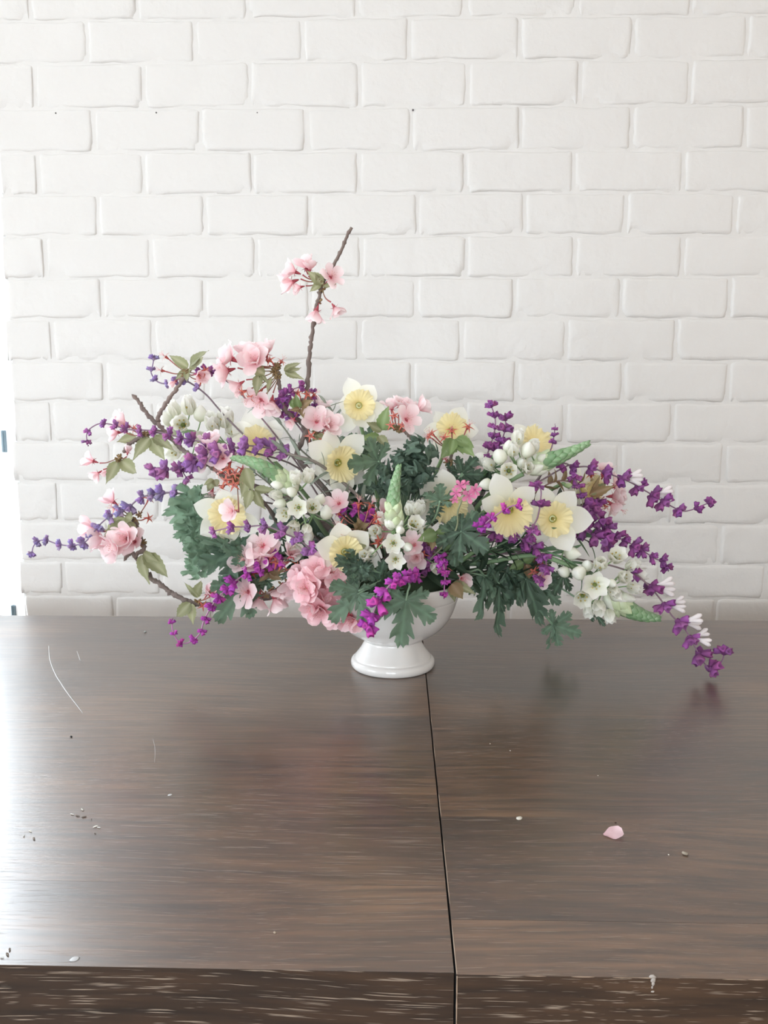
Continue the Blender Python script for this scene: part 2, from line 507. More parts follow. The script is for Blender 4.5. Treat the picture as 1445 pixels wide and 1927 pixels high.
def brick_mesh(seed, w_=0.193, h=0.0655, prot=0.0034):
    rr = random.Random(seed)
    mb = MB()
    us = [0, .006, .014, .03, .06, .12, .22, .34, .5, .66, .78, .88, .94, .97, .986, .994, 1]
    vs = [0, .02, .05, .11, .22, .4, .6, .78, .89, .95, .98, 1]
    o = Vector((seed * 3.1, seed * 7.7, 0))
    chips = [(rr.uniform(0, 1), rr.uniform(.01, .04)) for _ in range(10)]
    pts = []
    for u in us:
        row = []
        for v in vs:
            x = (u - .5) * w_; z = (v - .5) * h
            du = min(u, 1 - u) * w_; dv = min(v, 1 - v) * h
            rad = 0.0055
            eu = max(0, 1 - du / rad); ev = max(0, 1 - dv / rad)
            d = prot * (1 - min(1, sqrt(eu * eu + ev * ev)) ** 2.4)
            nz = noise.noise(Vector((x * 25, z * 25, 0)) + o) * 0.0011 + noise.noise(Vector((x * 9, z * 9, 4)) + o) * 0.0013
            if dv < .004 or du < .004:
                z += noise.noise(Vector((x * 45, v * 9, 9)) + o) * 0.0034
                x += noise.noise(Vector((z * 55, u * 5, 19)) + o) * 0.0034
            for cx, cw in chips:
                if v < .12 and abs(u - cx) < cw and v > 0: d -= 0.0036 * (1 - abs(u - cx) / cw)
            row.append((x, -d - nz * (1 if d > .001 else 0), z))
        # closed skirt going back into the wall
        pts.append(row)
    nv = len(vs)
    full = []
    for i, row in enumerate(pts):
        a = (row[0][0], 0.05, row[0][2]); b = (row[-1][0], 0.05, row[-1][2])
        full.append([a] + row + [b])
    first = [(p[0] - 0.0, 0.05, p[2]) for p in full[0]]; last = [(p[0], 0.05, p[2]) for p in full[-1]]
    full = [first] + full + [last]
    mb.grid(full, (1, 1, 1), len(full), nv + 2)
    return mb.mesh('brick', M_BRICK)


brick_var = [brick_mesh(s) for s in range(1, 11)]
wall = struct(link('wall_back', None, None, Matrix.Translation((0, WALL_Y, 0))))
nbrick = 0
zlist = zb
for i in range(len(zlist) + 1):
    ztop = zlist[i - 1] if i > 0 else CEIL
    zbot = zlist[i] if i < len(zlist) else 0.0
    if ztop - zbot < 0.02: continue
    ci = i - n_above
    if ci in JO:
        y_, xs = JO[ci]
        xs = [W(x, y_, WALL_Y).x for x in xs]
    else:
        x0 = (W(165, 75, WALL_Y).x if ci % 2 else W(66, 158, WALL_Y).x)
        xs = [x0 + BP * k + jit(.003) for k in range(7)]
    while xs[0] - BP > XL + 0.05: xs.insert(0, xs[0] - BP)
    lim = 1.7 if ci >= -3 and ci < 19 else 0.9
    while xs[-1] + BP < lim: xs.append(xs[-1] + BP + jit(.003))
    e = [XL + (0.004 * sin(i * 2.3) if ci % 2 else -0.004 * sin(i))] + xs
    if ci < -3 or ci > 18: continue
    for k in range(len(e) - 1):
        x0, x1 = e[k] + 0.0027, e[k + 1] - 0.0027
        if k == 0: x0 = e[0]
        zc = (ztop + zbot) / 2 + jit(.0007)
        me = brick_var[R.randrange(10)]
        fx = (x1 - x0) / 0.193 * R.choice((1, -1)); fz = (ztop - zbot - 0.0022) / 0.0655
        M = Matrix.Translation(((x0 + x1) / 2, WALL_Y + jit(.0007), zc)) @ Matrix.Rotation(jit(.006), 4, 'Y') @ Matrix.Rotation(jit(.006), 4, 'Z') @ Matrix.Diagonal((fx, 1, fz, 1))
        link('brick', me, wall, M); nbrick += 1
# painted mortar bed (slightly proud bed joints), a real relief
mb = MB()
nx, nz = 260, 150
X0, X1, Z0_, Z1_ = XL + 0.006, ROOM_R, 0.0, CEIL
xs_ = [X0 + (X1 - X0) * k / nx for k in range(nx + 1)]
zs_ = [Z0_ + (Z1_ - Z0_) * k / nz for k in range(nz + 1)]
pts = [[(x, WALL_Y - 0.0012 + noise.noise(Vector((x * 18, 0, z * 18))) * 0.0012, z) for z in zs_] for x in xs_]
mb.grid(pts, (1, 1, 1), nx + 1, nz + 1)
mb.box((XL + 0.006, WALL_Y + 0.004, 0), (XR, WALL_Y + 0.11, CEIL))
mo = link('mortar', mb.mesh('mortar', M_MORTAR), wall, Matrix.Identity(4))
for (px, py, s) in ((105, 213, 3.0), (294, 212, 3.0), (484, 212, 2.4), (777, 207, 3.6)):  # small dark balls standing in for shaded nail holes
    p = W(px, py, WALL_Y - 0.0035)
    mb = MB(); mb.ball((0, 0, 0), s * .0005, s * .0006, s * .0005, (1, 1, 1), None, 6, 8)
    link('nail_hole', mb.mesh('nail_hole', M_HOLE), wall, Matrix.Translation(p))

# ------------------------------------------------------------------ table
TBY = T(722, 1163).y; TFY = T(722, 1828).y
SEAM = T(856, 1818).x
table = thing('dining_table', 'long dark brown stained oak table with a seam between its two top halves', 'table', (0.05, (TBY + TFY) / 2, 0))


def bevel_box(lo, hi, bv=0.0015):
    import bmesh
    bm = bmesh.new()
    r = bmesh.ops.create_cube(bm, size=1)
    for v in bm.verts:
        v.co = Vector(((lo[0] + hi[0]) / 2 + v.co.x * (hi[0] - lo[0]), (lo[1] + hi[1]) / 2 + v.co.y * (hi[1] - lo[1]), (lo[2] + hi[2]) / 2 + v.co.z * (hi[2] - lo[2])))
    bmesh.ops.bevel(bm, geom=bm.edges[:], offset=bv, segments=2, affect='EDGES', profile=0.6)
    return bm


def bev_obj(name, lo, hi, mats, parent, bv=0.0015):
    bm = bevel_box(lo, hi, bv)
    me = bpy.data.meshes.new(name)
    for f in bm.faces:
        f.smooth = False
        if len(mats) > 1: f.material_index = 0 if f.normal.z > 0.6 else 1
    bm.to_mesh(me); bm.free()
    for q in mats: me.materials.append(q)
    return link(name, me, parent)


TX0, TX1 = -1.12, 1.2
seamL, seamR = SEAM - 0.0009, SEAM + 0.0005
yb = [TFY, T(300, 1660).y, T(1200, 1500).y, T(1200, 1352).y, TBY]
THK = 0.06
for (xa, xb, ofs) in ((TX0, seamL, 0), (seamR, TX1, 0.0006)):
    half = None
    ys = yb if ofs == 0 else [TFY - 0.0015, T(1200, 1735).y, T(1200, 1540).y, T(1200, 1352).y, TBY]
    for k in range(4):
        bev_obj('board', (xa, ys[k] + (0.0), TABLE_Z - (THK if k == 0 else 0.03)), (xb, ys[k + 1], TABLE_Z - R.uniform(0, .00003) * (k > 0)),
                (M_TOP, M_EDGE), table, 0.0003 if k == 0 else 0.00003)
bev_obj('apron', (TX0 + 0.06, TFY + 0.05, TABLE_Z - 0.15), (TX1 - 0.06, TFY + 0.075, TABLE_Z - THK), (M_EDGE,), table)
bev_obj('apron', (TX0 + 0.06, TBY - 0.075, TABLE_Z - 0.15), (TX1 - 0.06, TBY - 0.05, TABLE_Z - 0.03), (M_EDGE,), table)
for x in (TX0 + .05, TX1 - .14):
    for y in (TFY + 0.04, TBY - 0.13):
        bev_obj('leg', (x, y, 0), (x + 0.09, y + 0.09, TABLE_Z - THK + .0), (M_EDGE,), table, 0.004)
M_WORN_HL = paint('worn_highlight_wood', (0.30, 0.22, 0.16), 0.6, 0.3)  # bare worn wood, its pale colour also painting in the bevel highlights
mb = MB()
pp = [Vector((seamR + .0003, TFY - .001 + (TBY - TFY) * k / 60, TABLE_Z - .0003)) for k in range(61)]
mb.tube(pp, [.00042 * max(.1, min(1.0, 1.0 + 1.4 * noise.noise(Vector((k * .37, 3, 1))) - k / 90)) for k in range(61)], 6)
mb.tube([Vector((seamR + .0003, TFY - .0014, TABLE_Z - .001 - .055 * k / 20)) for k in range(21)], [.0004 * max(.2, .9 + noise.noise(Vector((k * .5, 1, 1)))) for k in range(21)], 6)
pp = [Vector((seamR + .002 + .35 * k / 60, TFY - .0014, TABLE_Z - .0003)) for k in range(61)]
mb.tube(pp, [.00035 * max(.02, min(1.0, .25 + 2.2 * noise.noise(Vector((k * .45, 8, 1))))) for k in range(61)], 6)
link('worn_highlight_edge', mb.mesh('worn_highlight_edge', M_WORN_HL), table)
M_SCR = paint('pale_scratch', (0.30, 0.28, 0.27), 0.5, 0.1)
for path, wd in (([(92, 1215), (94, 1240), (103, 1265), (118, 1290), (132, 1310), (145, 1327), (156, 1342)], .0010), ([(145, 1225), (152, 1245)], .0006),
                 ([(288, 1390), (292, 1410), (291, 1435)], .00025)):
    pp = smooth([T(x, y, TABLE_Z + 0.0001) for x, y in path], 4)
    mb = MB(); mb.tube(pp, [wd * (0.4 + 0.6 * sin(pi * (i + .5) / len(pp))) for i in range(len(pp))], 6, knob=.2)
    for i, v in enumerate(mb.v): mb.v[i] = (v[0], v[1], TABLE_Z + max(-0.0001, (v[2] - TABLE_Z) * 0.15))
    link('scratch', mb.mesh('scratch', M_SCR), table)

# ------------------------------------------------------------------ bowl
BC = Vector((T(739, 1252).x, BY, TABLE_Z))
prof = [(0.0, .004), (.030, .004), (.045, .0015), (.0520, .0), (.0545, .0016), (.0556, .0050), (.0552, .0085), (.0535, .0110), (.0512, .0122), (.0505, .0128), (.0503, .0138),
        (.0490, .0160), (.0455, .0205), (.0418, .0260), (.0385, .0320), (.0372, .0350), (.0374, .0368), (.0400, .0385), (.0470, .0420), (.0570, .0478), (.0665, .0560), (.0745, .0665),
        (.0800, .0780), (.0837, .0890), (.0852, .0935), (.0853, .0950), (.0864, .0975), (.0872, .1040), (.0876, .1110), (.0872, .1145), (.0858, .1158), (.0842, .1148), (.0836, .1100), (.0815, .0900),
        (.0740, .0700), (.0600, .0540), (.0400, .0460), (.0, .0440)]
prof = [(p.x, p.y) for p in smooth([Vector((a, b, 0)) for a, b in prof], 3)]
mb = MB(); NS = 72
mb.grid([[(max(r, 1e-5) * cos(2 * pi * j / NS), max(r, 1e-5) * sin(2 * pi * j / NS), z) for j in range(NS)] for r, z in prof], (1, 1, 1), len(prof), NS, True)
bowl = tag(link('footed_bowl', mb.mesh('footed_bowl', M_CERAMIC), None, Matrix.Translation(BC)), 'white glazed footed ceramic bowl holding the flower arrangement on the table', 'bowl')
mb = MB()
fp = [(0.0, .05), (.045, .05), (.060, .058), (.072, .075), (.0785, .095), (.078, .108), (.07, .120), (.05, .133), (.025, .140), (0, .142)]
mb.grid([[(max(r, 1e-5) * cos(2 * pi * j / 32) * (1 + .02 * noise.noise(Vector((j, z * 99, 0)))), max(r, 1e-5) * sin(2 * pi * j / 32), z) for j in range(32)] for r, z in fp], (1, 1, 1), len(fp), 32, True)
tag(link('floral_foam', mb.mesh('floral_foam', M_FOAM), None, Matrix.Translation(BC)), 'dark block of floral foam inside the white bowl under the stems', 'foam')
FOAM = BC + Vector((0, 0, .115))


def root_at(px, dy):
    """where a stem enters the foam"""
    t = max(-1, min(1, (px - 740) / 420))
    return FOAM + Vector((t * .055 + jit(.008), max(-.05, min(.05, dy * .5)) + jit(.006), jit(.004) - abs(t) * .01))


# ------------------------------------------------------------------ plant meshes (unit length along +Y, +Z is the upper face)
def blade(name, width, bend=0.0, cup=0.0, nu=10, nv=5, prof=None, c0=(1, 1, 1), c1=(1, 1, 1), vein=None, ruffle=0.0, rfreq=9, fold=0.0, seed=0, mat=None, tipcurl=0.0, mb=None, serr=0.0, twist=0.0, cpow=.65):
    """one petal or leaf"""
    own = mb is None
    if own: mb = MB()
    rr = random.Random(seed + 5)
    o = rr.uniform(0, 50)
    pts = []; cs = []
    y = z = 0.0; ang = 0.0
    for i in range(nu):
        u = i / (nu - 1)
        ang = bend * u + tipcurl * u ** 3
        if i:
            y += cos(ang) / (nu - 1); z += sin(ang) / (nu - 1)
        w_ = width * prof(u)
        row = []; cr = []
        for j in range(nv):
            v = -1 + 2 * j / (nv - 1)
            ww = w_ * (1 + (serr * (1 if i % 2 else -1) if abs(v) > .99 else 0))
            x = v * ww
            h = cup * v * v * w_ + fold * abs(v) * w_ + ruffle * abs(v) * sin(rfreq * u + (2.4 if v > 0 else 0) + o) * (0.4 + u)
            tw = twist * u
            xx = x * cos(tw) - h * sin(tw); hh = x * sin(tw) + h * cos(tw)
            row.append(Vector((xx, y - hh * sin(ang), z + hh * cos(ang))))
            k = u ** cpow
            c = [c0[a] * (1 - k) + c1[a] * k for a in range(3)]
            if vein:
                t = max(0, 1 - abs(v) * 3.2) * .75
                c = [c[a] * (1 - t) + vein[a] * t for a in range(3)]
            cr.append(tuple(c))
        pts.append(row); cs.append(cr)
    mb.grid(pts, cs, nu, nv)
    if own: return mb.mesh(name, mat or M_PETAL)


def p_oval(a=0.5, s=1.0, tip=0.02):
    return lambda u: max(tip * (1 - u) + (0.0 if u > .999 else tip), (sin(pi * min(1, max(0, u)) ** (0.6931 / -math.log(a))) ** s)) if 0 < u < 1 else (tip if u >= 1 else tip)


def prof_daff(u):     # broad ovate petal with a small point
    base = 0.38 + 0.62 * sin(min(1, u / 0.55) * pi / 2)
    end = 1.0 if u < .55 else max(0.0, 1 - ((u - .55) / .45) ** 2.1)
    return max(0.01, base * (end if u < 1 else 0))


def prof_petal(u):    # blossom petal: narrow claw, rounded broad end
    return max(0.03, (0.18 + 0.82 * sin(min(1, u / .65) * pi / 2) ** 1.2) * (1 if u < .65 else sqrt(max(0.0, 1 - ((u - .65) / .37) ** 2))))


def prof_cherry(u):   # leaf with a long drawn-out tip
    return max(0.01, sin(pi * u ** 0.72) ** 0.9 * (1 - u) ** 0.35 * 1.15)


def prof_lin(u):
    return max(0.02, sin(pi * u ** .8) ** 0.5)


def prof_orn(u):
    return max(0.02, sin(pi * (0.08 + 0.92 * u) ** 0.85) ** 0.62)


WHITE = (0.80, 0.79, 0.72)
CREAM = (0.78, 0.74, 0.58)
daff_petals = [blade('petal', 0.30 + .02 * k, bend=-.30 + .22 * k, cup=.16 * (k - 1) + .04, nu=12, nv=7, prof=prof_daff, c0=(.84, .82, .62), c1=(.89, .88, .84), seed=k, ruffle=.02, rfreq=5) for k in range(4)]


def corona_mesh(seed, depth=.55, flare=1.0):
    rr = random.Random(seed); mb = MB()
    nr, ns = 13, 96
    o = rr.uniform(0, 60)
    pts = []; cs = []
    for i in range(nr):
        u = i / (nr - 1)
        r = .16 + (.84) * (u ** 1.25) * flare if flare else .4
        zz = depth * (1 - (1 - u) ** 1.8)
        row = []; cr = []
        for j in range(ns):
            th = 2 * pi * j / ns
            fr = max(0, (u - .45) / .55) ** 1.5
            lob = noise.noise(Vector((cos(th) * 3.1, sin(th) * 3.1, o))) + .6 * noise.noise(Vector((cos(th) * 7, sin(th) * 7, o + 9)))
            rib = sin(th * 24) * .012 * u
            k = r * (1 + .11 * lob * fr) + rib
            z2 = zz + fr * (.16 * sin(th * 17 + 2 * lob * 3) + .12 * lob)
            row.append(Vector((k * cos(th), k * sin(th), z2)))
            c = (.84, .68, .24) if u < .15 else (.90, .81 - .06 * (1 - u), .36 + .15 * u)
            if u < .12: c = (.42, .42, .08)
            cr.append(c)
        pts.append(row); cs.append(cr)
    mb.grid(pts, cs, nr, ns, True)
    mb.ball((0, 0, .02), .15, .15, .04, (.30, .32, .07), None, 5, 12)
    return mb.mesh('corona', M_PETAL)


coronas = [corona_mesh(s, d, 1.0) for s, d in ((1, .55), (2, .75), (3, .5), (4, .9))]
mb = MB()
mb.tube([Vector((0, 0, 0)), Vector((0, 0, .42)), Vector((0, 0, .46))], [.035, .03, .055], 8, (.70, .66, .30))
for k in range(6):
    a = k * pi / 3
    mb.tube([Vector((.03 * cos(a), .03 * sin(a), .02)), Vector((.07 * cos(a), .07 * sin(a), .24)), Vector((.09 * cos(a), .09 * sin(a), .36))], [.012, .022, .02], 5, (.62, .50, .12))
pistil_me = mb.mesh('pistil', M_STEM)

PINK0, PINK1 = (.72, .20, .27), (.83, .52, .55)
PS = ((.82, .40, .45), (.95, .83, .84)), ((.82, .32, .39), (.95, .73, .76))
cherry_sets = [[blade('petal', .40, bend=.35 - .25 * k, cup=.22, nu=8, nv=5, prof=prof_petal, c0=q[0], c1=tuple(x + .012 * k for x in q[1]), seed=20 + k, ruffle=.05, rfreq=7) for k in range(4)] for q in PS]
cherry_petals = cherry_sets[0]
orn_petals = [blade('petal', .33, bend=.55 - .22 * k, cup=.30, nu=9, nv=5, prof=prof_orn, c0=(.82, .83, .68), c1=(.89, .88, .84), seed=30 + k) for k in range(3)]
tongue_me = None
mb = MB()
for sgn in (-1, 1):
    mb.tube([Vector((0, 0, 0)), Vector((sgn * .06, .45, .02)), Vector((sgn * .16, .85, .05 * sgn)), Vector((sgn * .2, 1, .02))], [.10, .13, .16, .07], 7, (.88, .83, .83))
tongue_me = mb.mesh('corolla', M_PETAL)


def whorl_mesh(seed, tint):
    """a ring of velvety bell-shaped calyces around the stem (stem along +Y), unit radius"""
    rr = random.Random(seed); mb = MB()
    n = rr.choice((6, 7, 8))
    for k in range(n):
        a = 2 * pi * k / n + rr.uniform(-.3, .3)
        L_ = rr.uniform(.62, 1.12); w_ = rr.uniform(.22, .30)
        ax = Vector((cos(a), rr.uniform(.0, .9), sin(a))).normalized()
        side = ax.cross(Vector((0, 1, 0))).normalized(); up = side.cross(ax)
        c0 = tuple(x * .62 for x in tint); c1 = tuple(min(1, x * rr.uniform(.9, 1.25)) for x in tint)
        rows = []; cs = []
        for i, (u, r_) in enumerate(((0, .16), (.2, .60), (.45, .95), (.7, 1.05), (.9, 1.1), (1.0, .92))):
            row = []; cr = []
            for j in range(9):
                th = 2 * pi * j / 9
                lobe = (1 + .24 * cos(3 * th)) if u > .65 else 1
                ext = .08 * cos(3 * th) if u > .95 else 0
                row.append(ax * ((u + ext) * L_) + (side * cos(th) + up * sin(th)) * (r_ * w_ * lobe))
                cr.append(tuple(c0[q] * (1 - u) + c1[q] * u for q in range(3)))
            rows.append(row); cs.append(cr)
        st = len(mb.v)
        mb.grid(rows, cs, 6, 9, True)
        mb.fan(ax * (.78 * L_), st + 5 * 9, 9, tuple(x * .5 for x in tint))
    mb.ball((0, 0, 0), .3, .3, .3, tuple(x * .6 for x in tint), None, 5, 7)
    return mb.mesh('floret_whorl', M_VELVET)


PURP = (.40, .13, .38)
whorls = [whorl_mesh(s, PURP) for s in range(5)]
whorls_lite = [whorl_mesh(s + 29, (.50, .22, .52)) for s in range(4)]
whorls_pale = [whorl_mesh(s + 9, (.50, .36, .64)) for s in range(4)]
whorls_hot = [whorl_mesh(s + 19, (.64, .11, .56)) for s in range(4)]
bud_me = None


def bud_mesh(c, c2):
    mb = MB(); rows = []; cs = []
    for i in range(9):
        u = i / 8
        r = .34 * sin(pi * u ** .8) ** .75 if 0 < u < 1 else .01
        row = []; cr = []
        for j in range(12):
            th = 2 * pi * j / 12
            k = r * (1 + .07 * cos(3 * th))
            row.append(Vector((k * cos(th), u, k * sin(th))))
            cr.append(tuple(c2[q] * (1 - u) + c[q] * u for q in range(3)))
        rows.append(row); cs.append(cr)
    mb.grid(rows, cs, 9, 12, True)
    return mb.mesh('bud', M_WAXY)


bud_white = bud_mesh((.88, .87, .82), (.74, .77, .58))
bud_pale = bud_mesh((.60, .70, .42), (.72, .76, .60))
bud_green = bud_mesh((.15, .31, .13), (.50, .63, .42))


def orn_centre():
    mb = MB()
    mb.ball((0, .16, 0), .12, .17, .12, (.10, .12, .04), None, 6, 9, (.16, .2, .05))
    for k in range(6):
        a = k * pi / 3
        d = Vector((cos(a), 0, sin(a)))
        mb.tube([d * .05, d * .17 + Vector((0, .22, 0)), d * .21 + Vector((0, .40, 0))], [.025, .02, .016], 5, (.72, .70, .5))
        mb.ball(d * .22 + Vector((0, .43, 0)), .05, .06, .05, (.45, .34, .10), None, 5, 6)
    return mb.mesh('stamens', M_STEM)


orn_c = orn_centre()


def lobed_leaf(seed, nl=5, spread=2.1, ruf=.05, cold=(.080, .125, .084), cnew=(.185, .27, .185), cup=.12, fine=1.0):
    """deeply cut scented-geranium leaf: several toothed lobes fused near the petiole, base at the origin"""
    rr = random.Random(seed); mb = MB()
    o = rr.uniform(0, 90)
    for k in range(nl):
        a = (k - (nl - 1) / 2) / max(1, (nl - 1) / 2) * spread + rr.uniform(-.07, .07)
        ln = (1.0 - .52 * (abs(a) / 2.4) ** 1.2) * rr.uniform(.93, 1.05)
        w0 = .140 * ln * fine
        nu, nv = 36, 7
        ca, sa = cos(a), sin(a)
        pts = []; cs = []
        ph = [rr.uniform(-.12, .12) for _ in range(4)]
        for i in range(nu):
            u = i / (nu - 1)
            row = []; cr = []
            for j in range(nv):
                v = -1 + 2 * j / (nv - 1); s_ = 1 if v > 0 else -1
                # side lobes: three swellings, each with rounded teeth
                q = u * 3.3 + ph[0 if s_ > 0 else 1]
                side = max(0.0, sin(pi * (q - .55))) ** .7 if q > .55 else 0
                if int(q - .55) % 2 == 1: side = max(0.0, -sin(pi * (q - .55))) ** .7
                tooth = .16 * abs(sin(u * 29 + ph[2] * 9)) + .05
                env = (0.30 + .95 * sin(pi * min(1, u * 1.02) ** 1.15)) if u < .98 else .12
                env *= (1 if u < .8 else max(.1, 1 - ((u - .8) / .2) ** 2 * .75))
                wd = w0 * (.42 + .22 * env + .98 * side * env * (1 if u < .86 else .4) + tooth * env) * (1 if u > .12 else .55 + u * 3.7)
                x = v * wd; y = u * ln + abs(v) ** 1.5 * wd * .62 * (side + .2)
                X = x * ca + y * sa; Y = y * ca - x * sa
                r2 = X * X + Y * Y
                z = cup * r2 - .05 * u * (1 - abs(v)) + ruf * noise.noise(Vector((X * 4.5, Y * 4.5, o))) + ruf * .9 * abs(v) * sin(13 * u + 3 * s_ + k * 2) * (.3 + u)
                z += .004 * k
                row.append(Vector((X, Y, z)))
                t = max(0, 1 - abs(v) * 4) * .5
                m_ = .5 + .5 * noise.noise(Vector((X * 3, Y * 3, o + 5)))
                m_ = m_ * .6 + .4 * abs(v)
                c = [cold[q2] * (1 - m_) + cnew[q2] * m_ for q2 in range(3)]
                c = [c[q2] * (1 - t) + (.22, .36, .24)[q2] * t for q2 in range(3)]
                cr.append(tuple(c))
            pts.append(row); cs.append(cr)
        mb.grid(pts, cs, nu, nv)
    return mb.mesh('leaf', M_LEAF)


ger = [lobed_leaf(s) for s in range(5)]
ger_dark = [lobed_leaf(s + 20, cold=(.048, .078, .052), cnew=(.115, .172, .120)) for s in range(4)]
ger_ruf = [lobed_leaf(s + 40, nl=7, spread=2.6, ruf=.22, cup=.45, fine=1.15, cold=(.072, .115, .084), cnew=(.18, .26, .195)) for s in range(4)]
ger_rufl = [lobed_leaf(s + 80, nl=7, spread=2.4, ruf=.16, cup=.3, fine=1.1, cold=(.11, .18, .13), cnew=(.22, .33, .24)) for s in range(3)]
ger_edge = [lobed_leaf(s + 60, nl=7, spread=1.5, ruf=.14, cup=.2, fine=.95, cold=(.165, .26, .175), cnew=(.30, .42, .30)) for s in range(3)]
OLV0, OLV1, OLVV = (.26, .27, .13), (.33, .34, .20), (.46, .45, .30)
cherry_leaf = [blade('leaf', .20, bend=-.6 + .4 * k, fold=.45, nu=15, nv=5, prof=prof_cherry, c0=OLV0, c1=OLV1, vein=OLVV, seed=50 + k, mat=M_LEAF, ruffle=.02, rfreq=14, serr=.07, tipcurl=-.5 + .3 * k) for k in range(4)]
bronze_leaf = [blade('leaf', .24, bend=-.7 + .5 * k, fold=.5, nu=13, nv=5, prof=prof_cherry, c0=(.24, .13, .07), c1=(.30, .24, .12), vein=(.40, .28, .18), seed=60 + k, mat=M_LEAF, serr=.08) for k in range(3)]
fresh_leaf = [blade('leaf', .22, bend=-.6 + .4 * k, fold=.4, nu=14, nv=5, prof=prof_cherry, c0=(.16, .23, .08), c1=(.24, .33, .14), vein=(.32, .42, .22), seed=70 + k, mat=M_LEAF, serr=.07, tipcurl=-.5) for k in range(3)]
lance_leaf = [blade('leaf', .085, bend=-.5 + .5 * k, fold=.35, nu=9, nv=3, prof=prof_lin, c0=(.18, .22, .17), c1=(.28, .33, .27), vein=(.36, .40, .33), seed=80 + k, mat=M_LEAF) for k in range(3)]
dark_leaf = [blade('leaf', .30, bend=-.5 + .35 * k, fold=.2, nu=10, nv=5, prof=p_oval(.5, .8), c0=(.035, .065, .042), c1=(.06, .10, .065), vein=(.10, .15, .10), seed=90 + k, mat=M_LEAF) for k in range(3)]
strap_leaf = [blade('leaf', .055, bend=-.8 + .8 * k, fold=.5, nu=12, nv=3, prof=prof_lin, c0=(.10, .17, .10), c1=(.15, .25, .14), seed=95 + k, mat=M_LEAF, twist=.5) for k in range(2)]


def calyx_mesh(c_tube, c_sep, long_=1.0, filaments=0):
    """unit calyx: tube along +Y from the pedicel end, five pointed sepals"""
    mb = MB()
    mb.tube([Vector((0, -.55, 0)), Vector((0, -.3, 0)), Vector((0, -.05, 0)), Vector((0, .02, 0))], [.05, .12, .17, .15], 8, c_tube)
    for k in range(5):
        a = 2 * pi * k / 5
        d = Vector((cos(a), 0, sin(a))); s_ = Vector((-sin(a), 0, cos(a)))
        rows = []
        for i in range(4):
            u = i / 3
            wd = .12 * (1 - u) + .008
            cen = d * (.12 + .5 * u * long_) + Vector((0, .02 + .12 * u - .25 * u * u, 0))
            rows.append([cen - s_ * wd, cen + Vector((0, .03 * (1 - u), 0)), cen + s_ * wd])
        mb.grid(rows, c_sep, 4, 3)
    for k in range(filaments):
        a = 2 * pi * k / filaments + .2
        d = Vector((cos(a), 0, sin(a)))
        e = d * (.18 + .1 * (k % 3)) + Vector((0, .62 + .12 * (k % 2), 0))
        mb.tube([Vector((0, 0, 0)), d * .08 + Vector((0, .35, 0)), e], [.014, .012, .01], 4, (.80, .42, .44))
        mb.ball(e, .03, .03, .03, (.62, .36, .20), None, 4, 5)
    return mb.mesh('calyx', M_STEM)


calyx_pink = calyx_mesh((.36, .06, .08), (.50, .10, .13), 1, 12)
calyx_red = calyx_mesh((.40, .07, .06), (.52, .13, .09), 1.35, 9)

# ------------------------------------------------------------------ plant builders


def stem_obj(name, pts, rad, parent, c, c2=None, knob=0.0, n=8, k=5, mat=None, nodes=False):
    pp = smooth(pts, k)
    if isinstance(rad, tuple): rad = [rad[0] + (rad[1] - rad[0]) * i / (len(pp) - 1) for i in range(len(pp))]
    else: rad = [rad] * len(pp)
    if nodes:
        for i in range(len(rad)):
            if i % 5 == 2: rad[i] *= 1.35
        pp = [p + Vector((jit(1), jit(1), jit(1))) * (rad[i] * .35) for i, p in enumerate(pp)]
    mb = MB(); mb.tube(pp, rad, n, c, knob, c2=c2)
    return link(name, mb.mesh(name, mat or M_STEM), parent), pp


def hidden_path(first, dy, px):
    """points from the foam up to where a stem first shows"""
    r = root_at(px, dy)
    mid = r.lerp(first, .5) + Vector((0, 0, .018))
    return [r - Vector((0, 0, .02)), r, mid]


TW = (.17, .135, .125)


PSET = 0


def blossom(parent, node, tip, face, size_px, kind='open', petals=None, tint=None):
    """a cherry blossom on its own pedicel: part 'blossom' (pedicel and calyx) > petal"""
    k = pxm(0) * size_px
    node = Vector(node); tip = Vector(tip)
    face = Vector(face).normalized()
    mid = node.lerp(tip - face * k * .5, .55) + Vector((jit(.002), jit(.002), -.002))
    mb = MB()
    pp = smooth([node, mid, tip - face * k * .5], 5)
    mb.tube(pp, [.0006 + .0004 * i / len(pp) for i in range(len(pp))], 6, (.20, .17, .09), c2=(.40, .08, .10))
    base = pp[0]
    mb.v = [tuple(Vector(v) - base) for v in mb.v]
    b = link('blossom', mb.mesh('blossom', M_STEM), parent, Matrix.Translation(base))
    up = Vector((jit(1), jit(1), jit(1)))
    Mc = orient(tip, face, up, k * (.88 if kind == 'star' else .70))
    link('calyx', calyx_red if kind == 'star' else calyx_pink, b, Mc)
    if kind == 'star': return b
    n = petals or (5 if kind != 'bud' else 4)
    op = {'open': 1.15, 'side': .72, 'bud': .28, 'double': 1.0}[kind]
    rings = ((n, op, 1.0), (n - 1, op * .55, .85)) if kind == 'double' else ((n, op, 1.0),)
    x_, z_ = Vector(Mc.col[0][:3]).normalized(), Vector(Mc.col[2][:3]).normalized()
    for (nn, o_, ss) in rings:
        a0 = R.uniform(0, 6)
        for q in range(nn):
            a = a0 + 2 * pi * q / nn + jit(.12)
            d = x_ * cos(a) + z_ * sin(a)
            oo = o_ + jit(.12)
            pd = face * cos(oo) + d * sin(oo)
            nrm = face * sin(oo) - d * cos(oo)
            link('petal', R.choice(cherry_sets[PSET]), b, orient(tip + d * k * .08, pd, nrm, k * ss * R.uniform(.92, 1.08)))
    return b


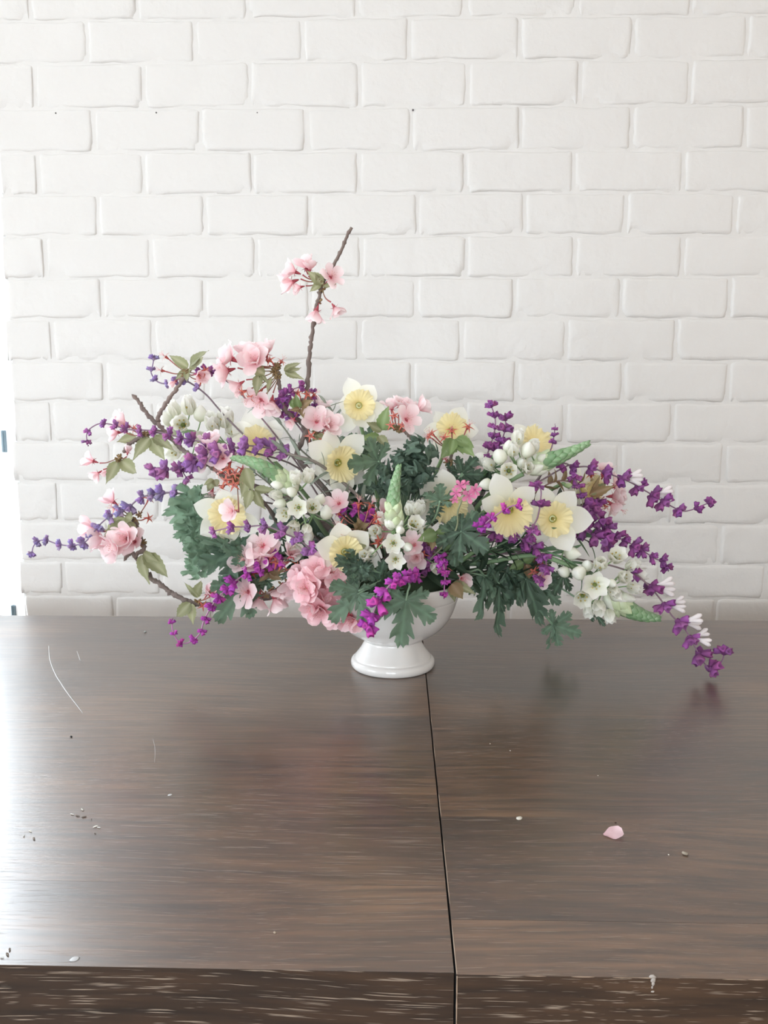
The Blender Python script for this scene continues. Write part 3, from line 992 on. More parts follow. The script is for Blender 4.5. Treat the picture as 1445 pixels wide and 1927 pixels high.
def leaf_at(parent, me, b, t, dyb, dyt, wide=1.0, nrm=None, name='leaf'):
    p0 = P(b[0], b[1], dyb); p1 = P(t[0], t[1], dyt)
    L_ = (p1 - p0).length
    nrm = nrm if nrm is not None else V3(jit(.4), .35 + jit(.3), 1)
    return link(name, me, parent, orient(p0, p1 - p0, nrm, L_, L_ * wide, L_))


def cherry_branch(label, paths, flowers, leaves, rad=(.0030, .0016), dy0=0.0, hide=True, kind_leaf=None):
    """paths: lists of (px, py, dy); flowers: (node px,py,dy, tip px,py,dy, size px, kind)"""
    f = paths[0][0]
    first = P(*f)
    root = thing('cherry_branch', label, 'branch', root_at(f[0], f[2]) if hide else first, 'flowering cherry branches')
    for i, pa in enumerate(paths):
        pts = [P(*q) for q in pa]
        rr = rad if i == 0 else (rad[0] * .75, rad[1])
        if i == 0 and hide: pts = hidden_path(pts[0], f[2], f[0]) + pts
        stem_obj('twig', pts, rr, root, TW, (.21, .16, .14), .14, 8, 6, M_TWIG, True)
    for fl in flowers:
        (nx_, ny_, nd), (tx, ty, td), sz, kd = fl[:4]
        nd_, tp = P(nx_, ny_, nd), P(tx, ty, td)
        fc = fl[4] if len(fl) > 4 else (tp - nd_).normalized() + V3(jit(.15), jit(.15), .25 + jit(.15))
        blossom(root, nd_, tp, fc, sz, kd)
    # bud scales at each cluster
    seen = set()
    for fl in flowers:
        if fl[0] in seen: continue
        seen.add(fl[0])
        mb = MB(); c_ = P(*fl[0])
        for q in range(7):
            d = Vector((jit(1), jit(1), jit(1))).normalized()
            M = orient(Vector((0, 0, 0)), d, Vector((jit(1), jit(1), jit(1))), 1)
            mb.ball(d * .0030, .0016, .0032, .0012, (.34, .20, .10), M.to_3x3().to_4x4(), 5, 6, (.20, .15, .07))
        link('bud_scales', mb.mesh('bud_scales', M_STEM), root, Matrix.Translation(c_))
    for lf in leaves:
        (bx_, by_), (tx, ty), d, wide = lf[:4]
        fam = kind_leaf or cherry_leaf
        if len(lf) > 4: fam = lf[4]
        leaf_at(root, R.choice(fam), (bx_, by_), (tx, ty), d, d - .008 + jit(.008), wide)
    return root


def salvia(label, path, n, s0, s1, tone='mid', tongues=(), hide=True, vis0=0.0, rad=(.0014, .0007)):
    f = path[0]
    root = thing('salvia_spike', label, 'flower', root_at(f[0], f[2]) if hide else P(*f), 'purple salvia spikes')
    pts = [P(*q) for q in path]
    if hide: pre = hidden_path(pts[0], f[2], f[0])
    else: pre = []
    stc = {'lite': (.30, .17, .28), 'pale': (.26, .17, .32), 'mid': (.24, .11, .22), 'hot': (.42, .16, .36)}[tone]
    stem_obj('stem', pre + pts, rad, root, (.20, .17, .14), stc, .05)
    pp = smooth(pts, 10)
    seg = [0]
    for i in range(1, len(pp)): seg.append(seg[-1] + (pp[i] - pp[i - 1]).length)
    tot = seg[-1]
    fam = {'lite': whorls_lite, 'pale': whorls_pale, 'mid': whorls, 'hot': whorls_hot}[tone]
    for k in range(n):
        t = vis0 + (1 - vis0) * k / (n - 1) if n > 1 else 1
        s_ = min(tot, t * tot + (jit(.12) * tot / n if 0 < k < n - 1 else 0))
        i = max(1, min(len(pp) - 1, next((q for q in range(len(pp)) if seg[q] >= s_), len(pp) - 1)))
        p = pp[i]; d = (pp[i] - pp[i - 1]).normalized()
        sz = 1.55 * (s0 + (s1 - s0) * t) * pxm(0) * R.uniform(.85, 1.12)
        wh = link('floret_whorl', R.choice(fam), root, orient(p, d, Vector((jit(1), jit(1), jit(1))), sz))
        if k in tongues:
            for q in range(2):
                dirn = (V3(.9, -.15 + q * .45, .2 + jit(.3)) if isinstance(tongues, dict) is False else V3(*tongues[k]) + V3(0, .25 * q, .3 * q))
                link('corolla', tongue_me, wh, orient(p + dirn.normalized() * sz * .55, dirn, V3(0, .2, 1), sz * 1.3))
    # small end buds
    d = (pp[-1] - pp[-3]).normalized()
    mb = MB()
    for q in range(5):
        mb.ball(d * (.0015 * q) + Vector((jit(.001), jit(.001), jit(.001))), .0012 - .00013 * q, .0014, .0012 - .00013 * q, tuple(x * 1.1 for x in stc), None, 5, 6)
    link('tip_buds', mb.mesh('tip_buds', M_VELVET), root, Matrix.Translation(pp[-1]))
    return root


def daffodil(label, c, dy, face, rpx, cpx=None, spin=0.0, cor=0, petal_fwd=0.05, tips=None):
    """six petals behind a frilled pale yellow corona on a green scape"""
    k = pxm(dy)
    C_ = P(c[0], c[1], dy); fc = V3(*face).normalized()
    rt = root_at(c[0], dy)
    root = thing('daffodil', label, 'flower', rt, 'white daffodils with pale yellow cups')
    Rr = rpx * k; cr_ = (cpx or rpx * .5) * k
    back = C_ - fc * (cr_ * .55)
    up = V3(0, 1, 0); x_ = up.cross(fc)
    x_ = x_.normalized() if x_.length > .01 else Vector((1, 0, 0)); z_ = fc.cross(x_).normalized()
    neck = back - fc * .022
    stem_obj('scape', [rt - Vector((0, 0, .02)), rt, rt.lerp(neck, .55) + Vector((0, .01, .012)), neck - fc * .012 - Vector((0, 0, .004)), neck], (.0030, .0024), root, (.10, .18, .08), (.20, .30, .14))
    mb = MB()
    mb.tube([neck, neck + fc * .006, back - fc * .004, back + fc * .002], [.0025, .0038, .0032, .0060], 10, (.20, .32, .12), c2=(.70, .72, .45))
    link('flower_tube', mb.mesh('flower_tube', M_STEM), root)
    for q in range(6):
        inner = q % 2
        if tips:
            tx, ty = tips[q]
            tp = P(tx, ty, dy)
            # keep the tip on the petal plane through the back of the flower
            rv = (tp - CAM); tt = (back - CAM).dot(fc) / rv.dot(fc) if abs(rv.dot(fc)) > .15 else 1
            tp = CAM + rv * tt
            d = (tp - back)
            ln = min(d.length, Rr * 1.45); d.normalize()
        else:
            a = spin + q * pi / 3 + jit(.06)
            d = x_ * cos(a) + z_ * sin(a); ln = Rr * R.uniform(.95, 1.05)
        pd = (d + fc * (petal_fwd + (.05 if inner else 0))).normalized()
        link('petal', daff_petals[(q + int(c[0])) % 4], root, orient(back + d * .002 + fc * (.0012 * inner), pd, fc, ln, max(ln, Rr) * 1.02, ln))
    Mc = Matrix((x_ * cr_, z_ * cr_, fc * cr_)).transposed().to_4x4(); Mc.translation = back + fc * .001
    Mc = Mc @ Matrix.Rotation(R.uniform(0, 6), 4, 'Z')
    co = link('corona', coronas[cor], root, Mc)
    link('pistil', pistil_me, co, Mc)
    return root


def orn_flower(parent, p, face, k, openness, n=6):
    face = Vector(face).normalized()
    M = orient(p, face, Vector((jit(1), jit(1), jit(1))), k)
    st = link('flower', orn_c, parent, M)
    x_, z_ = Vector(M.col[0][:3]).normalized(), Vector(M.col[2][:3]).normalized()
    a0 = R.uniform(0, 6)
    for q in range(n):
        a = a0 + 2 * pi * q / n + jit(.05)
        d = x_ * cos(a) + z_ * sin(a)
        oo = openness + jit(.07) + (.08 if q % 2 else -.04)
        pd = face * cos(oo) + d * sin(oo); nrm = face * sin(oo) - d * cos(oo)
        link('petal', orn_petals[(0 if openness < .8 else 1) if q % 2 else (1 if openness < .8 else 2)], st, orient(p + d * k * .06, pd, nrm, k, k * 1.12, k))
    return st


def ornithogalum(label, axis, spike, flowers, buds, dy):
    """axis: stem path to the spike's foot; spike: path px from foot to tip with start width px"""
    f = axis[0]
    rt = root_at(f[0], dy)
    root = thing('star_of_bethlehem', label, 'flower', rt, 'white star of bethlehem stems with green bud tips')
    ap = [P(*q) for q in axis]
    stem_obj('stem', hidden_path(ap[0], dy, f[0]) + ap, (.0034, .0028), root, (.12, .20, .10), (.25, .36, .20))
    if spike:
        path, wpx, nb = spike; wpx *= 1.28
        pp = smooth([P(*q) for q in path], 12)
        stem_obj('stem', [pp[i] for i in range(0, len(pp), 6)] + [pp[-1]], (.0030, .0010), root, (.25, .36, .20), (.18, .32, .16))
        n = len(pp) - 1
        nb = int(nb * 1.4)
        for q in range(nb):
            t = q / nb
            i = int(t * n); p = pp[i]; d = (pp[min(i + 1, n)] - pp[max(i - 1, 0)]).normalized()
            a = q * 2.39996
            u_ = d.orthogonal().normalized(); v_ = d.cross(u_)
            rad = u_ * cos(a) + v_ * sin(a)
            wd = wpx * pxm(dy) * (1 - t ** 2.6 * .62)
            sz = wd * (.88 if t > .25 else 1.05)
            pd = (d * (1.0 + t * 1.2) + rad * (.62 - .2 * t)).normalized()
            me = bud_white if t < .07 else bud_pale if t < .30 else bud_green
            link('bud', me, root, orient(p + rad * wd * .12, pd, rad, sz, sz * .95, sz * .8))
        link('bud', bud_green, root, orient(pp[-1] - (pp[-1] - pp[-4]).normalized() * wpx * pxm(dy) * .35, pp[-1] - pp[-4], V3(0, 0, 1), wpx * pxm(dy) * .5))
    anchor = ap[-1] if not spike else P(*spike[0][0])
    pool = ap + ([P(*q) for q in spike[0][:2]] if spike else [])
    for (px, py, d_, sz, opn, fc) in flowers:
        p = P(px, py, d_); k = (1.22 if opn < .8 else 1.02) * sz * pxm(d_); fc = V3(*fc).normalized()
        base = p - fc * k * .12
        an = min(pool, key=lambda q: (q - base).length)
        orn = orn_flower(root, base, fc, k, opn)
        mb = MB(); mb.tube(smooth([an, an.lerp(base, .5) - fc * .003, base], 4), .0009, 6, (.22, .34, .16))
        link('pedicel', mb.mesh('pedicel', M_STEM), root)
    for (px, py, d_, sz, fc) in buds:
        p = P(px, py, d_); k = sz * pxm(d_); fc = V3(*fc).normalized()
        base = p - fc * k * .5
        an = min(pool, key=lambda q: (q - base).length)
        link('bud', bud_white, root, orient(base, fc, V3(0, 0, 1), k, k * 1.15, k * 1.15))
        mb = MB(); mb.tube(smooth([an, an.lerp(base, .5) - fc * .002, base], 4), .0009, 6, (.22, .34, .16))
        link('pedicel', mb.mesh('pedicel', M_STEM), root)
    return root


def geranium(label, leaves, name='geranium_sprig', cat='foliage', group='scented geranium foliage'):
    """leaves: (base px,py,dy, tip px,py,dy, normal (r,u,t), width, family, petiole via-points)"""
    b0 = leaves[0][0]
    rt = root_at(b0[0], b0[2])
    root = thing(name, label, cat, rt, group)
    for lf in leaves:
        (bx_, by_, bd), (tx, ty, td), nrm, wide, fam = lf[:5]
        p0 = P(bx_, by_, bd); p1 = P(tx, ty, td); L_ = (p1 - p0).length
        l = link('leaf', fam[R.randrange(len(fam))], root, orient(p0, p1 - p0, V3(*nrm), L_, L_ * wide, L_))
        via = [P(*q) for q in (lf[5] if len(lf) > 5 else [])]
        mid = rt.lerp(p0 if not via else via[0], .55) + Vector((0, .012, .016))
        mb = MB(); mb.tube(smooth([rt, mid] + via + [p0], 6), .0013, 6, (.16, .22, .13), c2=(.22, .33, .22))
        mb.v = [tuple(Vector(v) - p0) for v in mb.v]
        link('petiole', mb.mesh('petiole', M_STEM), root, Matrix.Translation(p0))
    return root


def leafy_sprig(label, path, fam, n, lpx, rad=(.0016, .0008), name='leafy_sprig', spread=.9, wide=1.0, c=(.22, .23, .18), t0=.1, hide=True, group='narrow-leaved grey green sprigs', lab=None, end=True):
    f = path[0]
    root = thing(name, label, 'foliage', root_at(f[0], f[2]) if hide else P(*f), group)
    pts = [P(*q) for q in path]
    pre = hidden_path(pts[0], f[2], f[0]) if hide else []
    stem_obj('stem', pre + pts, rad, root, c, tuple(x * 1.15 for x in c))
    pp = smooth(pts, 8)
    for k in range(n):
        t = t0 + (1 - t0) * (k + .5) / n
        i = max(1, min(len(pp) - 1, int(t * (len(pp) - 1))))
        d = (pp[i] - pp[i - 1]).normalized()
        a = k * 2.4 + jit(.4)
        u_ = d.orthogonal().normalized(); v_ = d.cross(u_)
        rd = u_ * cos(a) + v_ * sin(a)
        ld = (d * (1 - spread * .5) + rd * spread).normalized()
        s_ = lpx * pxm(f[2]) * R.uniform(.7, 1.15)
        link('leaf', R.choice(fam), root, orient(pp[i], ld, d + V3(0, .3, .5), s_, s_ * wide, s_))
    return root

# ------------------------------------------------------------------ cherry branches
CH = cherry_branch
CH('tall bare cherry twig rising above everything with one pink blossom cluster near its tip',
   [[(566, 868, .0), (560, 850, .0), (572, 823, .0), (580, 794, .0), (580, 765, .0), (578, 736, .0), (580, 707, .0), (582, 664, .0), (586, 640, .0), (589, 610, .0), (595, 580, .0), (600, 562, .0), (604, 542, .0), (613, 522, .0), (627, 501, .0), (642, 472, .0), (651, 449, .0), (661, 427, .0)]],
   [((603, 527, 0), (556, 512, -.01), 27, 'side', V3(-1, .35, .2)), ((603, 530, 0), (551, 530, -.005), 30, 'side', V3(-1, -.35, .1)), ((600, 524, 0), (577, 506, .01), 28, 'side', V3(-.25, 1, -.1)), ((600, 524, 0), (583, 508, .0), 20, 'side', V3(.1, 1, .1)),
    ((606, 532, 0), (622, 522, -.01), 26, 'open', V3(.5, .35, .6)), ((606, 545, 0), (629, 578, -.005), 22, 'side', V3(.55, -.8, .1)), ((600, 568, 0), (596, 584, -.004), 27, 'side', V3(-.3, -1, .1)), ((604, 530, .01), (566, 540, .01), 20, 'side', V3(-.8, -.2, .2))],
   [((608, 535), (577, 508), -.004, 1.4), ((603, 533), (582, 551), -.004, 1.3), ((608, 538), (638, 545), -.006, 1.1), ((608, 528), (611, 505), 0, .9), ((606, 540), (590, 512), .002, 1.2)], rad=(.0033, .0018))
CH('forked cherry branch at the far upper left with a bare twig and small pink flowers',
   [[(520, 930, .03), (440, 905, .02), (400, 880, .01), (370, 862, .0), (352, 853, .0), (335, 838, .0), (312, 815, .0), (298, 797, .0), (300, 780, .0), (310, 762, .0), (322, 745, .0), (335, 727, .0), (347, 710, 0)],
    [(297, 800, 0), (284, 786, 0), (270, 770, 0), (262, 758, 0), (250, 742, 0)],
    [(312, 815, 0), (290, 812, 0), (268, 822, -.01), (252, 830, -.01), (240, 840, -.01), (233, 850, -.01)]],
   [((350, 700, 0), (311, 671, 0), 18, 'star'), ((348, 702, 0), (304, 697, 0), 17, 'star'), ((348, 705, 0), (330, 718, 0), 15, 'bud'), ((352, 702, 0), (374, 706, -.01), 22, 'side'), ((352, 700, 0), (386, 698, -.01), 20, 'star'), ((352, 704, 0), (378, 716, -.01), 20, 'star'),
    ((222, 862, -.01), (176, 868, -.01), 24, 'side', V3(-1, .3, .1)), ((222, 866, -.01), (186, 890, -.01), 20, 'side', V3(-.8, -.6, .1)), ((224, 868, -.01), (203, 886, -.01), 15, 'bud', V3(-.8, -.6, .1)), ((226, 862, -.01), (240, 852, -.01), 16, 'bud', V3(.3, .9, .3)),
    ((272, 818, -.01), (236, 800, -.01), 26, 'side', V3(-.8, .6, .3)), ((270, 820, -.01), (222, 814, -.01), 24, 'side', V3(-1, -.1, .3)), ((272, 818, -.01), (226, 790, .0), 20, 'side', V3(-.9, .4, .0)), ((274, 818, -.01), (252, 806, -.02), 18, 'star')],
   [((354, 692), (316, 664), 0, 1.1), ((356, 690), (400, 681), 0, 1.3), ((358, 688), (387, 656), 0, 1.1), ((350, 696), (328, 716), 0, 1.0), ((352, 694), (354, 722), 0, 1.2),
    ((222, 868), (200, 914), -.01, 1.2), ((228, 866), (272, 906), -.01, 1.0), ((282, 824), (247, 864), -.01, 1.2), ((284, 824), (314, 868), -.01, 1.3), ((288, 822), (326, 842), -.01, 1.1), ((256, 822), (218, 834), 0, 1.4)], rad=(.0036, .0022))
CH('cherry branch leaning up left with the biggest cloud of pale pink blossoms',
   [[(590, 850, .03), (569, 800, .02), (554, 786, .01), (537, 772, .0), (530, 745, .0), (524, 718, .0), (522, 696, 0)]],
   [((520, 694, 0), (437, 676, -.02), 36, 'double', V3(-1, .45, .3)), ((518, 698, 0), (430, 697, -.02), 34, 'double', V3(-1, -.3, .3)), ((520, 690, 0), (468, 668, .0), 32, 'double', V3(-.3, 1, .2)), ((522, 688, 0), (500, 670, .0), 36, 'double', V3(-.3, 1, .3)), ((520, 688, 0), (482, 682, -.02), 34, 'double', V3(-.2, .4, 1)),
    ((516, 700, 0), (452, 722, -.01), 26, 'side', V3(-.9, -.6, .2)), ((520, 704, 0), (456, 738, -.02), 22, 'star'), ((522, 706, 0), (470, 748, -.01), 24, 'star'), ((522, 706, 0), (489, 738, -.01), 22, 'star'), ((524, 710, 0), (492, 752, -.01), 34, 'open', V3(-.4, -.6, .6)), ((524, 710, 0), (512, 754, -.01), 30, 'side', V3(-.1, -1, .3)), ((522, 692, 0), (530, 680, 0), 18, 'star'), ((520, 696, 0), (508, 678, -.01), 18, 'star')],
   [((498, 706), (456, 672), -.02, 1.1), ((488, 706), (479, 740), -.02, 1.2), ((486, 704), (508, 720), -.02, 1.0), ((534, 698), (566, 680), 0, .9), ((536, 700), (574, 716), 0, .9), ((538, 698), (576, 702), 0, .8), ((512, 712), (500, 742), -.01, .9)], rad=(.0034, .0022))
CH('low cherry branch curving out left, bare at its middle, with drooping olive leaves',
   [[(520, 1120, .0), (430, 1138, -.01), (375, 1137, -.01), (352, 1130, -.01), (330, 1120, -.01), (318, 1112, -.01), (300, 1098, -.01), (285, 1088, -.01), (270, 1070, -.01), (262, 1058, -.01), (256, 1045, -.01), (272, 1032, -.01), (264, 1012, -.01), (258, 990, -.01), (250, 975, -.01)],
    [(256, 1046, -.01), (246, 1040, -.01), (233, 1052, -.01)]],
   [((246, 970, -.01), (214, 945, -.01), 28, 'side', V3(-.8, .7, .1)), ((244, 972, -.01), (216, 957, -.02), 22, 'star'), ((240, 980, -.01), (178, 997, -.01), 34, 'side', V3(-1, .25, .1)), ((262, 968, -.01), (280, 938, -.02), 18, 'star'), ((256, 978, -.01), (280, 975, -.02), 18, 'star'),
    ((268, 1022, -.01), (196, 1014, -.02), 34, 'side', V3(-1, .1, .3)), ((268, 1024, -.01), (222, 1026, -.03), 36, 'double', V3(-.7, -.3, .7)), ((268, 1022, -.01), (240, 1014, -.03), 34, 'double', V3(-.3, .3, 1)), ((270, 1024, -.01), (254, 1020, -.02), 30, 'open', V3(-.3, .4, .8)), ((268, 1020, -.01), (206, 1030, -.01), 28, 'side', V3(-.9, -.5, .3)),
    ((372, 1132, -.01), (393, 1116, -.02), 26, 'side', V3(.5, .5, .6)), ((372, 1132, -.01), (404, 1118, -.02), 22, 'bud', V3(.7, .4, .5)), ((372, 1134, -.01), (382, 1140, -.02), 18, 'star')],
   [((240, 978), (184, 1000), -.02, 1.2), ((238, 980), (199, 1011), -.02, 1.1), ((241, 982), (260, 1012), -.02, 1.2), ((236, 972), (262, 980), -.02, 1.6), ((266, 1044), (277, 1102), -.02, 1.0), ((272, 1044), (318, 1082), -.02, 1.2), ((270, 1040), (292, 1060), -.02, 1.3),
    ((358, 1134), (326, 1168), -.02, 1.3), ((362, 1136), (361, 1178), -.02, 1.1), ((368, 1120), (352, 1100), -.02, .9), ((366, 1124), (390, 1080), -.01, .9), ((374, 1124), (345, 1096), -.02, .6)], rad=(.0034, .0026))
CH('short cherry twig at top centre with upright pink blossoms and arching green leaves',
   [[(800, 900, .03), (795, 862, .02), (786, 843, .02), (775, 826, .02), (764, 814, .02), (752, 806, .02)]],
   [((748, 806, .02), (737, 770, .02), 24, 'side', V3(0, 1, .2)), ((748, 806, .02), (752, 768, .02), 26, 'side', V3(.2, 1, .2)), ((752, 806, .02), (766, 770, .02), 24, 'side', V3(.3, .9, .2)), ((754, 806, .02), (786, 770, .02), 28, 'side', V3(.9, .5, .2)), ((754, 806, .02), (764, 790, .0), 30, 'open', V3(.5, .4, .8)),
    ((750, 806, .02), (742, 782, 0), 18, 'star'), ((752, 808, .02), (757, 800, 0), 17, 'star'), ((754, 808, .02), (766, 806, 0), 18, 'star'), ((746, 808, .02), (735, 800, 0), 17, 'star')],
   [((719, 810), (725, 765), .01, 1.2), ((719, 810), (680, 797), .01, 1.2), ((715, 822), (672, 826), .01, .9), ((712, 820), (735, 846), 0, 1.1), ((742, 800), (722, 812), .01, .8), ((744, 802), (722, 808), .01, .6)], rad=(.003, .002), kind_leaf=fresh_leaf + cherry_leaf)
CH('cherry twig behind the dark lobed leaves with red star calyxes over green leaves',
   [[(850, 950, .04), (845, 905, .03), (845, 878, .03), (850, 850, .02), (850, 838, .02)]],
   [((848, 845, .02), (812, 816, .01), 22, 'star'), ((848, 845, .02), (806, 822, .01), 18, 'star'), ((850, 845, .02), (836, 824, .01), 22, 'star'), ((850, 840, .02), (850, 810, .01), 20, 'star'), ((862, 835, .02), (881, 803, .01), 22, 'star'), ((850, 870, .02), (888, 872, .03), 26, 'side', V3(.8, .1, .5)), ((842, 870, .02), (838, 862, .0), 18, 'bud')],
   [((856, 828), (828, 864), .0, 1.5), ((858, 828), (894, 860), 0, 1.4), ((858, 826), (896, 838), 0, 1.3), ((856, 826), (872, 856), 0, 1.3), ((854, 826), (846, 858), -.003, 1.2)], rad=(.003, .002), kind_leaf=fresh_leaf)
CH('cherry twig over the left daffodil crowded with dark rose calyxes and striped leaves',
   [[(540, 1000, .02), (500, 950, -.01), (470, 920, -.03), (445, 900, -.03)]],
   [((442, 900, -.03), (405, 872, -.04), 22, 'star'), ((442, 900, -.03), (412, 888, -.04), 20, 'star'), ((442, 900, -.03), (428, 882, -.05), 22, 'star'), ((444, 900, -.03), (442, 890, -.05), 20, 'star'), ((446, 898, -.03), (456, 884, -.04), 20, 'star'), ((442, 902, -.03), (425, 904, -.05), 22, 'star'), ((444, 904, -.03), (440, 912, -.05), 22, 'star'), ((446, 902, -.03), (455, 904, -.05), 20, 'star'), ((442, 902, -.03), (418, 918, -.04), 18, 'star'),
    ((442, 898, -.03), (398, 840, -.03), 32, 'side', V3(-.1, 1, .4)), ((442, 898, -.03), (390, 862, -.04), 30, 'open', V3(-.6, .3, .7)), ((444, 898, -.03), (420, 862, -.05), 28, 'open', V3(-.2, .4, .9)), ((440, 904, -.03), (432, 870, -.04), 26, 'side', V3(0, 1, .3)), ((446, 908, -.03), (440, 962, -.10), 24, 'side', V3(-.5, .2, .8)), ((438, 905, -.03), (399, 925, -.03), 22, 'side', V3(-.3, -.9, .3))],
   [((462, 880), (476, 928), -.06, 1.3), ((472, 922), (464, 962), -.07, 1.4), ((480, 922), (494, 966), -.06, 1.1), ((478, 920), (530, 932), -.06, .8), ((470, 884), (455, 940), -.05, 1.2), ((404, 904), (385, 928), -.03, 1.2), ((404, 902), (412, 926), -.03, 1.2), ((402, 902), (382, 915), -.03, 1.2)], rad=(.003, .002))
CH('cherry twig at the centre over the low daffodil with orange red star calyxes',
   [[(720, 1060, -.01), (700, 1030, -.04), (680, 1000, -.06)]],
   [((676, 995, -.06), (675, 948, -.06), 24, 'star'), ((678, 995, -.06), (698, 950, -.06), 24, 'star'), ((674, 995, -.06), (641, 988, -.07), 22, 'star'), ((680, 996, -.06), (708, 974, -.07), 22, 'star'), ((680, 998, -.06), (712, 986, -.07), 20, 'star'), ((674, 1000, -.06), (655, 1014, -.08), 24, 'star'), ((676, 1000, -.06), (668, 1012, -.08), 22, 'star'), ((682, 1000, -.06), (713, 1020, -.08), 26, 'star'), ((676, 998, -.06), (648, 1006, -.08), 20, 'star'),
    ((674, 990, -.05), (638, 948, -.05), 28, 'open', V3(-.2, .5, .7)), ((674, 990, -.05), (636, 966, -.05), 20, 'star'), ((684, 994, -.05), (722, 968, -.04), 28, 'side', V3(.6, .5, .4)), ((684, 1004, -.05), (716, 1000, -.05), 24, 'side', V3(.8, 0, .6))],
   [((682, 1004), (671, 1050), -.08, 1.5), ((684, 1006), (716, 1006), -.07, .9), ((676, 996), (660, 984), -.06, 1.2, bronze_leaf), ((676, 996), (694, 984), -.06, 1.2, bronze_leaf), ((674, 998), (684, 1012), -.07, 1.2, bronze_leaf), ((680, 992), (672, 974), -.06, 1.1, bronze_leaf)], rad=(.003, .002))
CH('low left cherry twig below the geranium leaves with hanging pale pink blossoms',
   [[(680, 1080, .0), (600, 1078, -.03), (560, 1090, -.04), (538, 1098, -.04), (515, 1112, -.04), (490, 1122, -.04)]],
   [((505, 1078, -.04), (495, 1028, -.06), 32, 'open', V3(-.3, .5, .8)), ((505, 1078, -.04), (510, 1048, -.06), 30, 'side', V3(-.1, .9, .5)), ((504, 1076, -.04), (463, 1056, -.06), 32, 'open', V3(-.5, .5, .7)), ((504, 1076, -.04), (484, 1060, -.06), 28, 'double', V3(-.3, .5, .8)), ((505, 1080, -.04), (456, 1074, -.05), 20, 'star'), ((505, 1080, -.04), (476, 1078, -.05), 20, 'star'), ((506, 1080, -.04), (530, 1062, -.06), 22, 'star'), ((506, 1080, -.04), (548, 1046, -.06), 28, 'side', V3(.3, .8, .5)), ((506, 1080, -.04), (520, 1058, -.06), 22, 'star'), ((506, 1080, -.04), (560, 1064, -.06), 20, 'star'),
    ((500, 1118, -.04), (468, 1114, -.06), 34, 'open', V3(-.7, .1, .7)), ((502, 1118, -.04), (488, 1124, -.05), 30, 'side', V3(-.1, -1, .2)), ((512, 1108, -.04), (516, 1126, -.05), 32, 'side', V3(.5, -.9, .2)), ((530, 1100, -.04), (528, 1108, -.05), 24, 'side', V3(-.3, -.9, .4)), ((548, 1094, -.04), (553, 1098, -.06), 30, 'open', V3(.1, -.5, .8)), ((540, 1096, -.04), (540, 1108, -.05), 26, 'side', V3(.1, -1, .3))],
   [((506, 1078), (530, 1092), -.05, 1.2, bronze_leaf), ((504, 1078), (486, 1096), -.05, 1.2, bronze_leaf), ((508, 1076), (540, 1070), -.05, 1.2, bronze_leaf), ((506, 1074), (500, 1056), -.05, 1.2, bronze_leaf)], rad=(.003, .0018))
PSET = 1
CH('dense bunch of bright pink cherry blossoms hanging at the left rim of the bowl',
   [[(690, 1090, -.03), (650, 1085, -.06), (620, 1090, -.07), (605, 1110, -.07)]],
   [((612, 1095, -.07), (x, y, -.08 + jit(.015)), s, k, V3(a, b, .8)) for x, y, s, k, a, b in ((580, 1084, 32, 'open', -.5, .3), (600, 1072, 32, 'double', -.1, .5), (624, 1078, 30, 'open', .2, .4), (588, 1102, 36, 'double', -.5, 0), (612, 1098, 34, 'double', 0, .1), (576, 1108, 30, 'open', -.7, -.1), (598, 1122, 34, 'double', -.3, -.2), (620, 1120, 32, 'open', .2, -.2), (604, 1144, 34, 'double', -.2, -.4), (590, 1138, 28, 'side', -.5, -.5), (622, 1146, 28, 'open', .2, -.4), (636, 1098, 30, 'open', .4, .1), (656, 1160, 30, 'side', .1, -.7), (668, 1168, 22, 'side', .4, -.6), (566, 1092, 26, 'side', -.8, .2), (640, 1066, 26, 'side', .3, .6), (626, 1160, 24, 'side', .1, -.8))],
   [((612, 1150), (598, 1172), -.07, .7, cherry_leaf), ((614, 1150), (606, 1176), -.07, .6, cherry_leaf)], rad=(.0028, .0018))
PSET = 0
CH('cherry twig at the right under the purple arc with dusky pink flowers and brown leaves',
   [[(900, 1020, .03), (1000, 985, .04), (1080, 960, .04), (1110, 940, .04), (1120, 932, .04)]],
   [((1120, 930, .04), (1134, 893, .05), 28, 'side', V3(.2, 1, 0)), ((1122, 930, .04), (1156, 915, .05), 32, 'open', V3(.8, .4, .4)), ((1122, 934, .04), (1152, 934, .05), 32, 'double', V3(.8, .1, .4)), ((1122, 936, .04), (1150, 948, .04), 28, 'side', V3(.7, -.6, .3)), ((1122, 936, .04), (1166, 958, .04), 22, 'star'), ((1120, 936, .04), (1130, 950, .03), 20, 'star'), ((1120, 930, .04), (1112, 893, .04), 22, 'star'), ((1120, 934, .04), (1140, 954, .03), 20, 'star')],
   [((1108, 932), (1158, 914), .02, .8, bronze_leaf), ((1110, 930), (1150, 905), .02, .9, cherry_leaf), ((1112, 925), (1128, 890), .02, .6, bronze_leaf)], rad=(.003, .0018))
